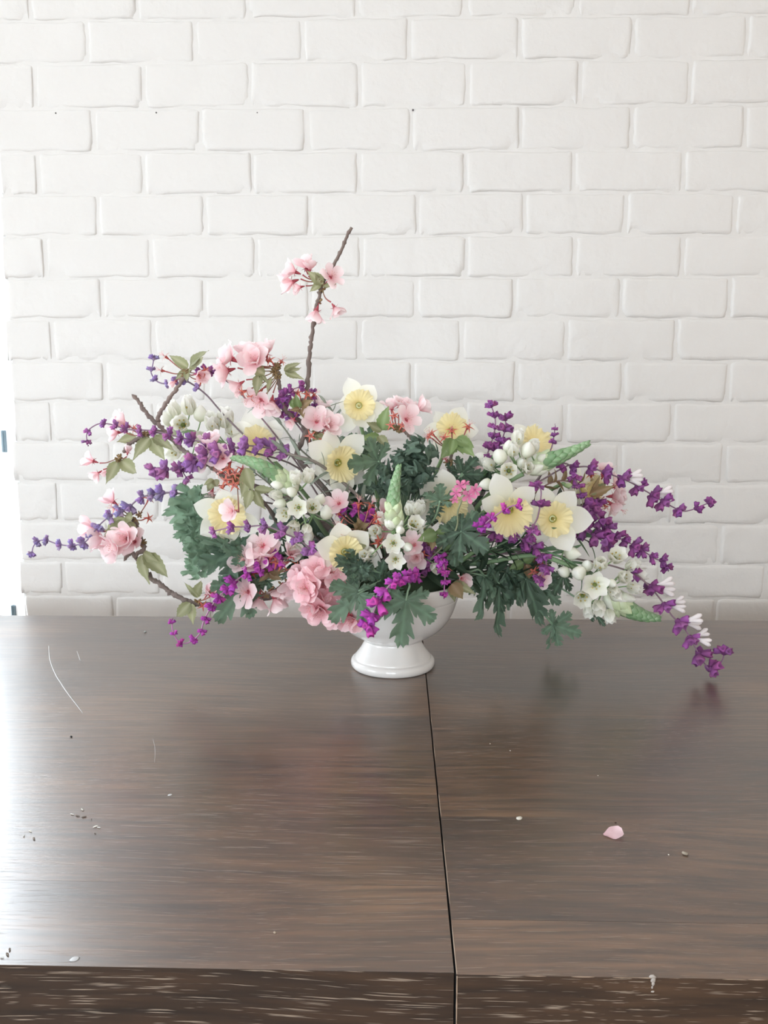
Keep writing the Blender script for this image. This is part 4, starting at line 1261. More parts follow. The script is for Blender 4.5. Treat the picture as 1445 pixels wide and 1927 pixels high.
CH('cherry twig at the tall twig foot with pink blossoms among red stems',
   [[(620, 900, .02), (605, 850, .02), (598, 820, .01), (592, 800, .01), (575, 770, .0), (568, 750, 0)]],
   [((595, 812, .01), (600, 772, .02), 30, 'side', V3(.3, .9, .2)), ((595, 812, .01), (596, 794, -.01), 30, 'open', V3(0, .4, .8)), ((595, 814, .01), (616, 802, -.01), 30, 'double', V3(.4, .4, .8)), ((595, 814, .01), (606, 786, 0), 22, 'star'), ((596, 818, .01), (624, 812, -.01), 20, 'star'), ((596, 820, .01), (584, 820, -.01), 20, 'star'), ((596, 818, .01), (612, 826, -.01), 20, 'star'), ((570, 760, 0), (560, 740, -.01), 20, 'star'), ((570, 760, 0), (578, 742, -.01), 18, 'star'), ((570, 762, 0), (552, 790, -.01), 20, 'bud'), ((570, 762, 0), (592, 742, .0), 18, 'star')],
   [((562, 768), (536, 744), -.01, 1.1, fresh_leaf), ((562, 768), (556, 740), -.01, 1.2, fresh_leaf), ((566, 766), (588, 752), -.01, 1.1, bronze_leaf), ((596, 818), (590, 846), 0, 1, cherry_leaf), ((596, 818), (625, 840), 0, 1, cherry_leaf), ((564, 770), (545, 772), -.01, 1.0, bronze_leaf), ((566, 770), (572, 790), -.01, 1.0, bronze_leaf)], rad=(.003, .002))
CH('small cherry twig above the bowl rim right of centre with salmon pink buds',
   [[(790, 1080, -.01), (805, 1050, -.04), (810, 1020, -.05)]],
   [((808, 1022, -.05), (780, 1026, -.07), 26, 'open', V3(-.3, .4, .8)), ((808, 1024, -.05), (784, 1048, -.06), 24, 'double', V3(-.2, 0, .9)), ((808, 1024, -.05), (796, 1042, -.06), 22, 'star'), ((812, 1040, -.04), (868, 1088, -.05), 22, 'side', V3(.4, -.1, .9)), ((808, 1024, -.05), (778, 1060, -.05), 18, 'star')],
   [((822, 1004), (784, 1018), -.07, 1.5, fresh_leaf), ((822, 998), (846, 1002), -.07, 1.4, fresh_leaf), ((818, 1008), (812, 1036), -.07, 1.2, bronze_leaf), ((850, 1098), (872, 1128), -.07, 1.6, bronze_leaf), ((852, 1096), (896, 1120), -.06, 1.0, cherry_leaf), ((850, 1100), (858, 1136), -.06, 1.3, cherry_leaf)], rad=(.0028, .0018))
CH('small cherry twig low on the right between green leaves with reddish pink buds',
   [[(900, 1080, .0), (960, 1065, .0), (1000, 1062, .0)]],
   [((1000, 1062, 0), (1020, 1062, -.02), 22, 'star'), ((1000, 1064, 0), (1016, 1084, -.02), 24, 'side', V3(.4, -.2, .9)), ((1000, 1064, 0), (1004, 1076, -.02), 20, 'star'), ((1000, 1060, 0), (1012, 1048, -.01), 18, 'star')],
   [((985, 1056), (1012, 1040), -.01, 1.2, fresh_leaf), ((985, 1058), (955, 1074), -.01, 1.3, fresh_leaf), ((990, 1062), (1000, 1092), -.01, 1.3, bronze_leaf)], rad=(.0028, .0018))

# ------------------------------------------------------------------ salvia
SA = salvia
SA('pale purple salvia tip hooking up at the far upper left beside the cherry flowers', [(430, 790, .03), (385, 740, .02), (345, 714, .01), (330, 716, .01), (315, 722, .01), (300, 720, .01), (290, 712, .01), (284, 700, .01), (287, 688, .01), (289, 676, .01)], 7, 9, 6, 'pale', vis0=.38)
SA('short purple salvia whorls beside the upper left cherry leaves', [(470, 760, .03), (430, 720, .02), (400, 700, .01), (388, 697, 0), (376, 700, 0)], 3, 12, 8, 'mid', vis0=.75)
SA('long purple salvia spike arching left with its end curled down', [(560, 880, .02), (470, 850, -.02), (420, 836, -.03), (385, 832, -.03), (352, 826, -.03), (315, 817, -.03), (280, 810, -.03), (240, 808, -.03), (210, 799, -.03), (188, 797, -.03), (170, 806, -.03), (163, 818, -.03), (164, 830, -.03)], 11, 13, 6, 'lite', vis0=.42, tongues=())
SA('purple salvia spike drooping left under the forked cherry branch', [(640, 930, .02), (580, 880, -.01), (535, 850, -.03), (500, 842, -.04), (462, 839, -.05), (430, 846, -.05), (400, 856, -.05), (375, 863, -.05), (345, 880, -.05), (320, 884, -.05), (298, 880, -.05), (290, 884, -.05)], 11, 14, 13, 'lite', vis0=.36)
SA('small purple salvia side tip hanging beside the large left geranium leaf', [(420, 880, .0), (385, 868, -.03), (355, 876, -.04), (345, 888, -.04), (352, 900, -.04)], 3, 12, 8, 'lite', vis0=.6)
SA('longest pale purple salvia reaching the far left with a curled tip', [(560, 960, .03), (470, 940, .02), (405, 932, .0), (360, 931, -.01), (318, 927, -.02), (290, 930, -.02), (262, 938, -.02), (238, 958, -.02), (215, 966, -.02), (190, 985, -.02), (168, 1012, -.03), (155, 1022, -.03), (132, 1027, -.03), (106, 1023, -.03), (88, 1017, -.03), (72, 1018, -.03), (63, 1028, -.03), (60, 1040, -.03)], 15, 14, 7, 'pale', vis0=.42)
SA('magenta salvia spike sweeping down left with its tip hooked back up over the table', [(600, 1060, .0), (540, 1050, -.05), (505, 1058, -.06), (478, 1072, -.07), (450, 1088, -.07), (425, 1110, -.07), (400, 1138, -.07), (384, 1168, -.07), (376, 1192, -.07), (358, 1208, -.07), (340, 1210, -.07), (329, 1198, -.07), (324, 1183, -.07), (324, 1172, -.07)], 14, 15, 5, 'hot', vis0=.26)
SA('purple salvia spike lying across the left daffodil', [(660, 1090, .0), (610, 1060, -.06), (590, 1040, -.08), (566, 1018, -.09), (540, 1006, -.10), (500, 990, -.10), (465, 991, -.10), (437, 992, -.10), (418, 996, -.10), (402, 1000, -.10)], 10, 15, 8, 'lite', vis0=.18)
SA('short purple salvia at the base of the big blossom cloud beside the tall twig', [(600, 860, .03), (560, 800, .02), (532, 772, .01), (528, 756, .0), (540, 742, -.01), (553, 732, -.01), (566, 728, -.01)], 6, 14, 9, 'mid', vis0=.45)
SA('tiny purple salvia tip just right of the tall twig', [(610, 840, .03), (596, 780, .02), (592, 752, .01), (588, 738, .01)], 3, 9, 7, 'mid', vis0=.75)
SA('bright magenta salvia spike hanging over the front of the bowl', [(800, 1085, -.05), (778, 1084, -.11), (752, 1090, -.14), (735, 1100, -.15), (722, 1116, -.15), (710, 1134, -.15), (704, 1150, -.15), (698, 1164, -.15), (692, 1176, -.15)], 9, 8, 14, 'hot', vis0=.3, tongues=())
SA('small pink purple salvia tip hanging at the bowl rim right of centre', [(820, 1040, -.06), (834, 1062, -.09), (837, 1078, -.10), (837, 1092, -.10), (836, 1106, -.10), (836, 1116, -.10)], 5, 11, 6, 'hot', vis0=.2)
SA('upright purple salvia spike on the right, taller of two beside each other', [(900, 940, .03), (912, 880, .02), (918, 852, .02), (926, 828, .02), (932, 800, .02), (930, 780, .02), (924, 764, .02)], 6, 13, 9, 'mid', vis0=.44)
SA('upright purple salvia spike on the right, shorter and fatter of the pair', [(905, 940, .03), (925, 870, .02), (938, 842, .02), (948, 818, .02), (951, 800, .02), (951, 788, .02)], 4, 13, 12, 'mid', vis0=.6)
SA('small two-whorl purple salvia tip above the green bud spike on the right', [(1000, 920, .04), (1030, 860, .04), (1040, 835, .04), (1042, 820, .04), (1044, 808, .04)], 3, 9, 6, 'mid', vis0=.78)
SA('purple salvia spike arching right against the bricks with an upturned tip', [(960, 960, .03), (1030, 880, .02), (1062, 872, .01), (1078, 879, .01), (1105, 878, .01), (1130, 886, .01), (1150, 893, .01), (1183, 906, .01), (1215, 924, .01), (1245, 942, .01), (1264, 953, .01), (1284, 962, .01), (1306, 958, .01), (1322, 951, .01), (1334, 946, .01)], 11, 15, 11, 'mid', tongues=(4, 6), vis0=.30)
SA('thick purple salvia spike drooping right above the white flower cluster', [(940, 980, .03), (1040, 950, .02), (1090, 952, .01), (1115, 962, .0), (1135, 985, -.01), (1150, 1000, -.01), (1165, 1012, -.01), (1188, 1024, -.01), (1212, 1038, -.01), (1234, 1052, -.01), (1250, 1056, -.01), (1255, 1066, -.01)], 11, 20, 9, 'mid', vis0=.46)
SA('second purple salvia spike under the right daffodils ending above white flowers', [(940, 1000, .03), (1040, 1000, .02), (1090, 995, .0), (1122, 1012, -.01), (1140, 1020, -.02)], 5, 13, 14, 'mid', vis0=.5)
SA('lowest right purple salvia with white corollas hanging past the table edge line', [(1000, 1040, .0), (1130, 1060, -.02), (1190, 1078, -.04), (1210, 1092, -.05), (1230, 1112, -.05), (1250, 1138, -.05), (1264, 1158, -.05), (1284, 1178, -.05), (1296, 1196, -.05), (1308, 1218, -.05), (1320, 1240, -.05), (1334, 1258, -.05), (1350, 1254, -.05), (1360, 1240, -.05), (1362, 1228, -.05)], 8, 13, 14, 'mid', tongues=(1, 2, 3, 4), vis0=.40)
SA('short magenta salvia resting on the right drooping daffodil cup', [(900, 1030, -.02), (895, 1000, -.07), (915, 984, -.11), (930, 972, -.12), (948, 960, -.12), (964, 952, -.12), (974, 951, -.12)], 6, 12, 7, 'hot', vis0=.42)
SA('purple salvia spike hanging below the right drooping daffodil', [(900, 1010, .0), (935, 1000, -.04), (960, 1006, -.06), (985, 1016, -.06), (1005, 1028, -.06), (1020, 1044, -.06), (1028, 1062, -.06), (1022, 1078, -.06), (1016, 1088, -.06)], 8, 14, 10, 'mid', vis0=.28)
SA('purple salvia tip climbing between the two right daffodils', [(985, 1040, -.01), (998, 1010, -.06), (1004, 990, -.08), (1012, 972, -.08), (1016, 950, -.08), (1018, 924, -.07), (1012, 914, -.06)], 5, 10, 10, 'mid', vis0=.1)
SA('small purple salvia dangling under the right purple arc near the bud spike', [(1060, 880, .02), (1076, 884, .01), (1081, 900, .0), (1088, 915, .0), (1094, 930, .0)], 3, 10, 8, 'mid', vis0=.5, hide=True)
SA('purple salvia buried behind the orange red stars in the centre', [(720, 1020, .0), (700, 985, -.03), (680, 964, -.04), (662, 958, -.04), (650, 955, -.04)], 4, 13, 11, 'hot', vis0=.4)
SA('dark purple salvia deep at the centre above the bowl rim', [(800, 1080, -.02), (800, 1062, -.05), (795, 1048, -.06), (800, 1036, -.06)], 4, 14, 12, 'mid', vis0=.0)
SA('violet salvia clump behind the right outer daffodil petal', [(1000, 1010, .03), (1060, 990, .03), (1100, 975, .02), (1118, 962, .02), (1122, 950, .02)], 5, 15, 14, 'mid', vis0=.5)

# ------------------------------------------------------------------ daffodils
DF = daffodil
DF('highest daffodil at top centre facing the viewer beside the tall twig', (676, 762), .01, (.12, .08, 1), 60, 29, cor=0, tips=[(655, 712), (702, 728), (726, 786), (690, 806), (640, 812), (640, 760)])
DF('pale daffodil behind the left green bud spike', (484, 832), .02, (-.05, .25, 1), 62, 30, cor=1, tips=[(462, 770), (440, 800), (425, 850), (480, 895), (530, 860), (534, 796)])
DF('daffodil left of the blue green lobed leaf, turned to the right', (640, 872), -.03, (.45, -.05, .85), 64, 34, cor=3, tips=[(618, 812), (580, 835), (592, 890), (640, 935), (690, 905), (680, 820)])
DF('large daffodil on the left beside the scented geranium leaves', (428, 970), -.06, (.08, .06, 1), 60, 35, cor=1, tips=[(414, 922), (368, 950), (380, 1004), (432, 1024), (488, 998), (458, 935)])
DF('low daffodil above the bowl facing down to the right', (650, 1040), -.095, (.18, .05, 1), 66, 33, cor=3, tips=[(636, 985), (594, 1022), (612, 1082), (668, 1100), (714, 1058), (690, 1000)])
DF('drooping daffodil at centre right behind the tiny pink geranium flowers', (845, 950), -.02, (.05, -.45, .9), 60, 34, cor=3, tips=[(832, 884), (790, 905), (788, 965), (835, 985), (890, 975), (900, 912)])
DF('right drooping daffodil with a wide frilly cup under purple florets', (960, 966), -.07, (.08, -.35, .92), 66, 40, cor=3, tips=[(934, 896), (908, 940), (915, 992), (965, 1012), (990, 1002), (1002, 916)])
DF('right outer daffodil with an open frilled cup facing the viewer', (1044, 978), -.06, (.1, .0, 1), 68, 34, cor=0, tips=[(1020, 918), (1078, 926), (1112, 978), (1066, 1034), (1000, 1026), (980, 960)])
DF('faded daffodil at the back behind the red star calyxes', (850, 806), .09, (.05, .4, .85), 52, 28, cor=1)
DF('back daffodil above the white buds and green spike on the right', (1008, 832), .09, (.3, .4, .6), 52, 30, cor=1)
DF('right back daffodil turned away under the purple arc', (1106, 922), .03, (.6, -.1, .5), 52, 30, cor=3)

# ------------------------------------------------------------------ star of bethlehem
OG = ornithogalum
OG('left star of bethlehem with its green tip pointing left over the cream daffodil', [(620, 1010, .0), (590, 970, -.04), (562, 935, -.06)], ([(556, 925, -.06), (535, 905, -.07), (505, 884, -.08), (475, 870, -.08), (441, 862, -.08)], 22, 46),
   [(562, 955, -.09, 27, .95, (-.1, .1, 1)), (588, 956, -.08, 24, .75, (.2, .3, 1)), (558, 908, -.08, 24, .5, (-.1, .9, .4)), (578, 905, -.07, 25, .5, (.2, .9, .4)), (541, 965, -.08, 24, .7, (-.4, -.1, .9)), (556, 985, -.08, 26, .6, (-.2, -.5, .8)), (576, 990, -.08, 22, .5, (.2, -.7, .6)), (560, 1030, -.05, 28, .6, (-.1, -.4, .9)), (528, 932, -.07, 22, .4, (-.8, .1, .5))],
   [(614, 964, -.06, 32, (.05, .9, .3)), (521, 912, -.08, 26, (-.9, .1, .4)), (526, 948, -.07, 28, (-.9, -.1, .4)), (602, 940, -.05, 28, (.4, .8, .3)), (532, 975, -.07, 26, (-.7, -.5, .4)), (548, 925, -.08, 26, (-.5, .5, .6)), (580, 1010, -.06, 30, (.2, -.8, .5)), (548, 1010, -.07, 28, (-.3, -.8, .5))], -.03)
OG('centre star of bethlehem with an upright green bud spike', [(760, 1070, -.02), (752, 1030, -.06), (745, 1000, -.08)], ([(744, 996, -.09), (741, 965, -.10), (741, 940, -.10), (744, 910, -.10), (750, 880, -.10)], 21, 44),
   [(740, 1022, -.11, 26, 1.0, (0, .1, 1)), (744, 1052, -.11, 25, 1.0, (.05, -.1, 1)), (776, 990, -.10, 27, .65, (.3, .5, .9)), (786, 966, -.07, 26, .45, (.2, .9, .3)), (770, 966, -.06, 24, .4, (.1, .9, .3)), (818, 1062, -.06, 24, .5, (.2, -.3, .9)), (714, 1000, -.07, 26, .5, (-.5, .2, .8)), (722, 984, -.06, 24, .5, (-.4, .7, .5)), (792, 1000, -.06, 24, .6, (.6, .1, .7)), (690, 1050, -.10, 26, .45, (-.2, .4, .8))],
   [(753, 997, -.11, 22, (.1, .5, .8)), (706, 1012, -.07, 26, (-.6, .2, .7)), (768, 1030, -.09, 24, (.4, -.2, .8)), (730, 985, -.10, 20, (-.3, .6, .7)), (700, 1040, -.09, 24, (.3, .6, .7))], -.04)
OG('right star of bethlehem with its green tip pointing up right', [(860, 1000, .02), (910, 940, .0), (960, 905, .0), (985, 892, .0)], ([(992, 888, .0), (1015, 874, .0), (1040, 864, -.01), (1070, 852, -.01), (1104, 836, -.01)], 25, 46),
   [(957, 886, -.04, 28, .7, (-.1, .1, 1)), (964, 854, -.03, 27, .32, (.0, .8, .6)), (990, 884, -.04, 27, .4, (.1, .3, .9)), (972, 832, -.02, 26, .4, (.1, .9, .4)), (925, 880, .0, 26, .35, (-.6, .6, .5)), (1000, 850, -.02, 24, .4, (.3, .8, .5))],
   [(940, 858, -.03, 36, (-.3, .7, .6)), (993, 846, -.03, 36, (.1, .8, .6)), (1004, 834, -.01, 26, (.6, .6, .4)), (907, 864, .02, 36, (-.8, .5, .3)), (914, 912, -.02, 30, (-.9, .0, .4)), (958, 842, -.02, 32, (-.1, .9, .4)), (982, 870, -.02, 26, (0, .5, .9)), (1020, 862, -.01, 22, (.7, .6, .3))], -.0)
OG('low right star of bethlehem with its green tip over the far table edge', [(900, 1060, .0), (1000, 1045, -.02), (1060, 1060, -.03), (1110, 1085, -.03), (1140, 1110, -.03)], ([(1142, 1112, -.03), (1160, 1130, -.03), (1180, 1144, -.03), (1205, 1156, -.03), (1235, 1163, -.03)], 28, 44),
   [(1119, 1100, -.08, 34, .92, (-.1, .1, 1)), (1096, 1120, -.07, 29, .7, (-.2, -.2, .95)), (1155, 1052, -.05, 30, .62, (.1, .6, .8)), (1168, 1086, -.06, 27, .5, (.3, .2, .9)), (1184, 1104, -.05, 25, .4, (.6, -.1, .7)), (1126, 1134, -.06, 27, .5, (-.1, -.6, .7)), (1128, 1066, -.06, 30, .4, (-.1, .6, .8)), (1182, 1068, -.04, 26, .4, (.5, .5, .6)), (1150, 1108, -.07, 24, .4, (.3, -.3, .9)), (1110, 1140, -.05, 24, .5, (-.3, -.7, .6)), (1145, 1150, -.04, 24, .5, (.1, -.8, .4)), (1192, 1082, -.03, 26, .5, (.8, .2, .4))],
   [(1077, 1041, -.04, 34, (.9, -.1, .4)), (1089, 1078, -.06, 36, (-.4, .3, .8)), (1060, 1076, -.04, 28, (-.8, .4, .3)), (1160, 1122, -.06, 28, (.6, -.4, .7)), (1152, 1098, -.08, 22, (.3, -.2, .9)), (1178, 1124, -.04, 24, (.7, -.3, .5)), (1105, 1064, -.05, 28, (-.1, .8, .6)), (1186, 1126, -.04, 22, (.7, -.1, .5))], -.02)
OG('back left star of bethlehem with upright white cups and no green tip', [(560, 950, .05), (480, 880, .06), (430, 840, .06), (370, 815, .06), (345, 812, .06)], None,
   [(330, 782, .06, 30, .4, (-.2, 1, .3)), (356, 776, .05, 32, .35, (0, 1, .3)), (404, 806, .04, 34, .4, (-.1, .8, .6)), (424, 800, .04, 34, .45, (.1, 1, .3)), (345, 800, .05, 30, .6, (0, .2, 1)), (440, 826, .05, 32, .5, (.1, .6, .8)), (335, 845, .06, 30, .6, (-.3, -.3, .9)), (385, 830, .05, 30, .6, (-.2, .2, .9)), (360, 860, .06, 28, .6, (-.2, -.6, .7))],
   [(314, 788, .06, 32, (-.5, .8, .3)), (377, 778, .05, 34, (.1, 1, .2)), (398, 792, .05, 30, (-.1, 1, .3)), (452, 808, .06, 30, (.3, .9, .2)), (320, 812, .06, 28, (-.8, .2, .4))], .05)

# ------------------------------------------------------------------ scented geranium leaves
GE = geranium
GE('blue green geranium sprig fanning out at the far left edge of the flowers', [((390, 985, -.02), (330, 925, -.03), (-.45, .25, .85), 1.0, ger_edge, [(420, 1010, 0)]), ((388, 975, -.02), (352, 905, -.02), (-.5, .3, .8), .8, ger_edge), ((394, 1035, -.03), (337, 1040, -.05), (-.4, .3, .85), .95, ger_edge, [(430, 1050, -.01)]), ((378, 1010, -.02), (332, 985, -.02), (-.4, .2, .9), .9, ger_edge, [(430, 1040, 0)]), ((388, 1050, -.03), (350, 1086, -.03), (-.4, .3, .8), .85, ger_edge)])
GE('finely cut geranium leaves below the large left daffodil', [((446, 1042, -.05), (375, 1072, -.07), (.1, .2, 1), .85, ger_rufl, [(500, 1045, -.03)]), ((430, 1032, -.06), (368, 1004, -.07), (.0, -.4, .9), .45, ger, [(480, 1050, -.03)]), ((452, 1046, -.04), (420, 1096, -.06), (.1, .3, 1), .9, ger), ((465, 1040, -.05), (410, 1040, -.07), (.1, .4, 1), .8, ger_rufl), ((478, 1040, -.04), (500, 1000, -.04), (.1, .1, 1), .9, ger_dark)])
GE('geranium leaves dipping to the table edge line at the lower left', [((458, 1100, -.05), (404, 1170, -.06), (.2, .2, 1), .8, ger, [(520, 1090, -.02)]), ((474, 1110, -.05), (466, 1158, -.06), (.1, .1, 1), .6, ger, [(520, 1090, -.02)]), ((470, 1085, -.04), (420, 1120, -.05), (.1, .2, 1), .7, ger), ((500, 1090, -.03), (440, 1080, -.04), (.2, .3, 1), .8, ger_dark)])
GE('single pale geranium leaf fanned beside the centre left daffodil', [((712, 868, -.03), (652, 872, -.05), (-.05, -.1, 1), .98, ger, [(730, 890, 0)])])
GE('clump of crinkled small geranium leaves above the upright green spike', [((x0, y0, -.01), (x1, y1, -.03 + jit(.015)), (jit(.4), .5, .8), 1.05, ger_ruf) for x0, y0, x1, y1 in ((768, 862, 756, 836), (776, 868, 804, 846), (748, 884, 728, 866), (764, 890, 790, 884), (738, 908, 712, 912), (752, 900, 748, 936), (772, 906, 770, 946), (790, 880, 822, 872), (796, 900, 824, 906), (782, 920, 796, 950), (724, 892, 700, 886), (760, 872, 740, 858), (786, 856, 812, 836), (722, 918, 728, 946), (770, 884, 762, 862))])
GE('geranium leaf over the drooping centre daffodil next to tiny pink flowers', [((828, 942, -.10), (830, 906, -.11), (.1, .1, 1), 1.1, ger, [(818, 975, -.08)]), ((818, 968, -.07), (804, 952, -.08), (.1, .2, 1), 1.1, ger_ruf)])
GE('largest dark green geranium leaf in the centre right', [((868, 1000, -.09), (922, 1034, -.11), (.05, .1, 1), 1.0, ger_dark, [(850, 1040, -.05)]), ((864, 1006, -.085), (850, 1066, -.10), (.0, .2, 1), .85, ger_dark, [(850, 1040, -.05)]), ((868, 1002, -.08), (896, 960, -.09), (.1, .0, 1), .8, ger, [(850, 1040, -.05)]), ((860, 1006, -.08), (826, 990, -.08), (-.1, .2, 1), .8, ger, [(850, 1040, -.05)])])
GE('geranium leaf hanging down in front of the white bowl', [((764, 1130, -.125), (757, 1210, -.115), (.0, .12, 1), .92, ger, [(770, 1098, -.12), (767, 1114, -.125)])])
GE('broad geranium leaf over the left side of the bowl', [((672, 1118, -.12), (626, 1168, -.12), (-.1, .15, 1), 1.0, ger, [(720, 1090, -.10)]), ((674, 1112, -.12), (622, 1092, -.13), (-.1, .2, 1), .7, ger, [(720, 1090, -.10)])])
GE('small frilly geranium leaf on the low daffodil petal', [((676, 1062, -.10), (624, 1052, -.11), (.0, .3, 1), .7, ger_ruf, [(740, 1085, -.07)]), ((678, 1066, -.11), (658, 1100, -.12), (.0, .3, 1), .85, ger_ruf, [(740, 1085, -.07)]), ((682, 1064, -.10), (702, 1094, -.10), (.1, .2, 1), .7, ger, [(740, 1085, -.07)])])
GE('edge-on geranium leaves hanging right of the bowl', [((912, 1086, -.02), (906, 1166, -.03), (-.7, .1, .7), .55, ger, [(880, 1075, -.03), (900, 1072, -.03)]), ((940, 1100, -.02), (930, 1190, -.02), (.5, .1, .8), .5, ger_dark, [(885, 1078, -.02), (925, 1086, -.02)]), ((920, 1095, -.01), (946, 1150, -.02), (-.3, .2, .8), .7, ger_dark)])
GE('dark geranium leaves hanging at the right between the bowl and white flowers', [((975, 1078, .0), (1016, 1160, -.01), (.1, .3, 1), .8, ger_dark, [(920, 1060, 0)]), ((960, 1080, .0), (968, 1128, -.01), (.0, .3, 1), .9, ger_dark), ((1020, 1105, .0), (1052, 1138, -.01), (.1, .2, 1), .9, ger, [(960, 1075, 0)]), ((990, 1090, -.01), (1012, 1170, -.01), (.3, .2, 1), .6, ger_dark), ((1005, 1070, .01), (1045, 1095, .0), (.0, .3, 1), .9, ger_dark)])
GE('lone geranium leaf drooping onto the table right of the bowl', [((1041, 1176, .03), (1092, 1196, .025), (-.1, .1, 1), .95, ger, [(970, 1100, .01), (1010, 1140, .02)]), ((1041, 1178, .031), (1034, 1220, .04), (-.9, .1, .4), .45, ger, [(970, 1100, .01), (1010, 1140, .02)])])
GE('small dark geranium leaf tip peeking below the lower right white flowers', [((1115, 1148, -.02), (1135, 1176, -.02), (.1, .1, 1), .6, ger_dark, [(1040, 1100, 0)]), ((1060, 1082, .0), (1040, 1118, -.01), (.1, .1, 1), .9, ger_dark)])
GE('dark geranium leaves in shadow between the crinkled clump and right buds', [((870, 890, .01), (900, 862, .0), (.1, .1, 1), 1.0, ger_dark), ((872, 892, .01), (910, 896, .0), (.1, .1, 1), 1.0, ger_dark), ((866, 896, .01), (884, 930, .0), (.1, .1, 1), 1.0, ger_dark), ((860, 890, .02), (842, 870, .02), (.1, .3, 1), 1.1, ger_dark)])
GE('grey green geranium leaves behind the top centre daffodil', [((690, 850, .05), (655, 815, .04), (.0, .3, 1), .9, ger), ((695, 850, .04), (700, 800, .04), (.1, .3, 1), .8, ger), ((640, 850, .05), (612, 815, .05), (-.1, .3, 1), .8, ger)])
# tiny pink geranium flowers
root = thing('geranium_flower', 'tiny bright pink geranium flowers in front of the drooping centre daffodil', 'flower', root_at(860, -.05))
gm_petal = blade('petal', .30, bend=.1, cup=.05, nu=7, nv=5, prof=prof_petal, c0=(.60, .10, .30), c1=(.83, .32, .50), seed=5)
stem_obj('stem', [root_at(860, -.05), P(850, 1010, -.08), P(862, 960, -.11), P(876, 926, -.13)], .0010, root, (.30, .33, .20))
for (x, y, s, fc) in ((882, 933, 24, (.1, -.1, 1)), (894, 922, 20, (.4, .2, .9)), (866, 914, 19, (-.1, .3, 1)), (858, 928, 18, (-.3, 0, 1)), (855, 940, 14, (-.2, -.6, .8)), (876, 910, 14, (.1, .8, .5))):
    p = P(x, y, -.135); k = s * pxm(-.135); fcv = V3(*fc).normalized()
    mb = MB(); mb.tube([P(876, 926, -.13) - p, -fcv * .002, Vector((0, 0, 0))], .0007, 6, (.45, .16, .22))
    st = link('blossom', mb.mesh('pedicel', M_STEM), root, Matrix.Translation(p))
    M = orient(p, fcv, V3(0, 1, 0.1), 1)
    x_, z_ = M.col[0].xyz, M.col[2].xyz
    for q in range(5):
        a = q * 2 * pi / 5 + x * .3
        d = x_ * cos(a) + z_ * sin(a)
        link('petal', gm_petal, st, orient(p + d * k * .04, d + fcv * .25, fcv, k * .62))

# ------------------------------------------------------------------ fine foliage
LS = leafy_sprig
G1_ = 'narrow-leaved grey green sprigs'
LS('grey green narrow-leaved sprig behind the back left white cups', [(600, 880, .03), (560, 840, .03), (530, 800, .03), (500, 770, .03), (480, 755, .03)], lance_leaf, 16, 40, wide=1.0)
LS('narrow-leaved sprig with arching blades between tall twig and top daffodil', [(620, 900, .02), (612, 840, .02), (606, 790, .02), (614, 760, .02)], lance_leaf, 12, 46, wide=1.0)
LS('narrow-leaved sprig left of the top daffodil with short upright blades', [(650, 900, .03), (640, 840, .03), (628, 795, .03), (624, 770, .03)], lance_leaf, 12, 34, wide=1.3)
LS('thick taupe stems with narrow leaves crossing left of the crinkled clump', [(700, 960, -.02), (670, 930, -.03), (630, 895, -.03), (590, 868, -.04), (545, 855, -.04), (530, 848, -.04)], lance_leaf, 14, 44, rad=(.0026, .0018), wide=1.2, c=(.20, .17, .15))
LS('taupe stemmed sprig with lance leaves below the centre left daffodil', [(720, 1010, -.01), (690, 975, -.03), (655, 940, -.03), (620, 910, -.02), (600, 890, -.02)], lance_leaf, 14, 46, rad=(.0024, .0016), wide=1.5, c=(.20, .18, .15))
LS('narrow-leaved sprig under the left cherry twig beside the cream daffodil', [(580, 960, .0), (530, 930, .0), (500, 905, .0), (480, 890, .0)], lance_leaf, 12, 36, wide=1.1)
LS('straight green stems with slim leaves running to the lower right white flowers', [(900, 1050, .0), (960, 1035, -.01), (1010, 1035, -.02), (1060, 1050, -.03), (1100, 1075, -.03)], strap_leaf, 14, 60, rad=(.0020, .0014), wide=1.0, c=(.14, .24, .13), spread=.35)
LS('slim green blades between the right daffodils and hanging leaves', [(880, 1060, -.01), (930, 1030, -.02), (975, 1010, -.03), (1000, 1000, -.03)], strap_leaf, 12, 66, wide=1.1, c=(.12, .20, .11), spread=.6)
LS('bronze leaved sprig under the upper purple arc on the right', [(960, 980, .03), (1010, 925, .02), (1050, 905, .02), (1090, 910, .02)], bronze_leaf, 12, 40, wide=.8, c=(.20, .12, .10))
LS('slim leafy sprig at the right behind the hanging purple salvia', [(960, 1040, .02), (1020, 1010, .02), (1070, 1005, .02), (1110, 1020, .02)], strap_leaf, 10, 60, wide=1.4, c=(.14, .10, .12), spread=.6)
LS('thin green stems carrying the white buds at the upper right', [(860, 980, .02), (890, 920, .02), (915, 890, .01), (930, 880, .0)], strap_leaf, 12, 50, wide=1.0, c=(.16, .28, .12), spread=.3)
G2_ = 'dark broad-leaved filler greenery'
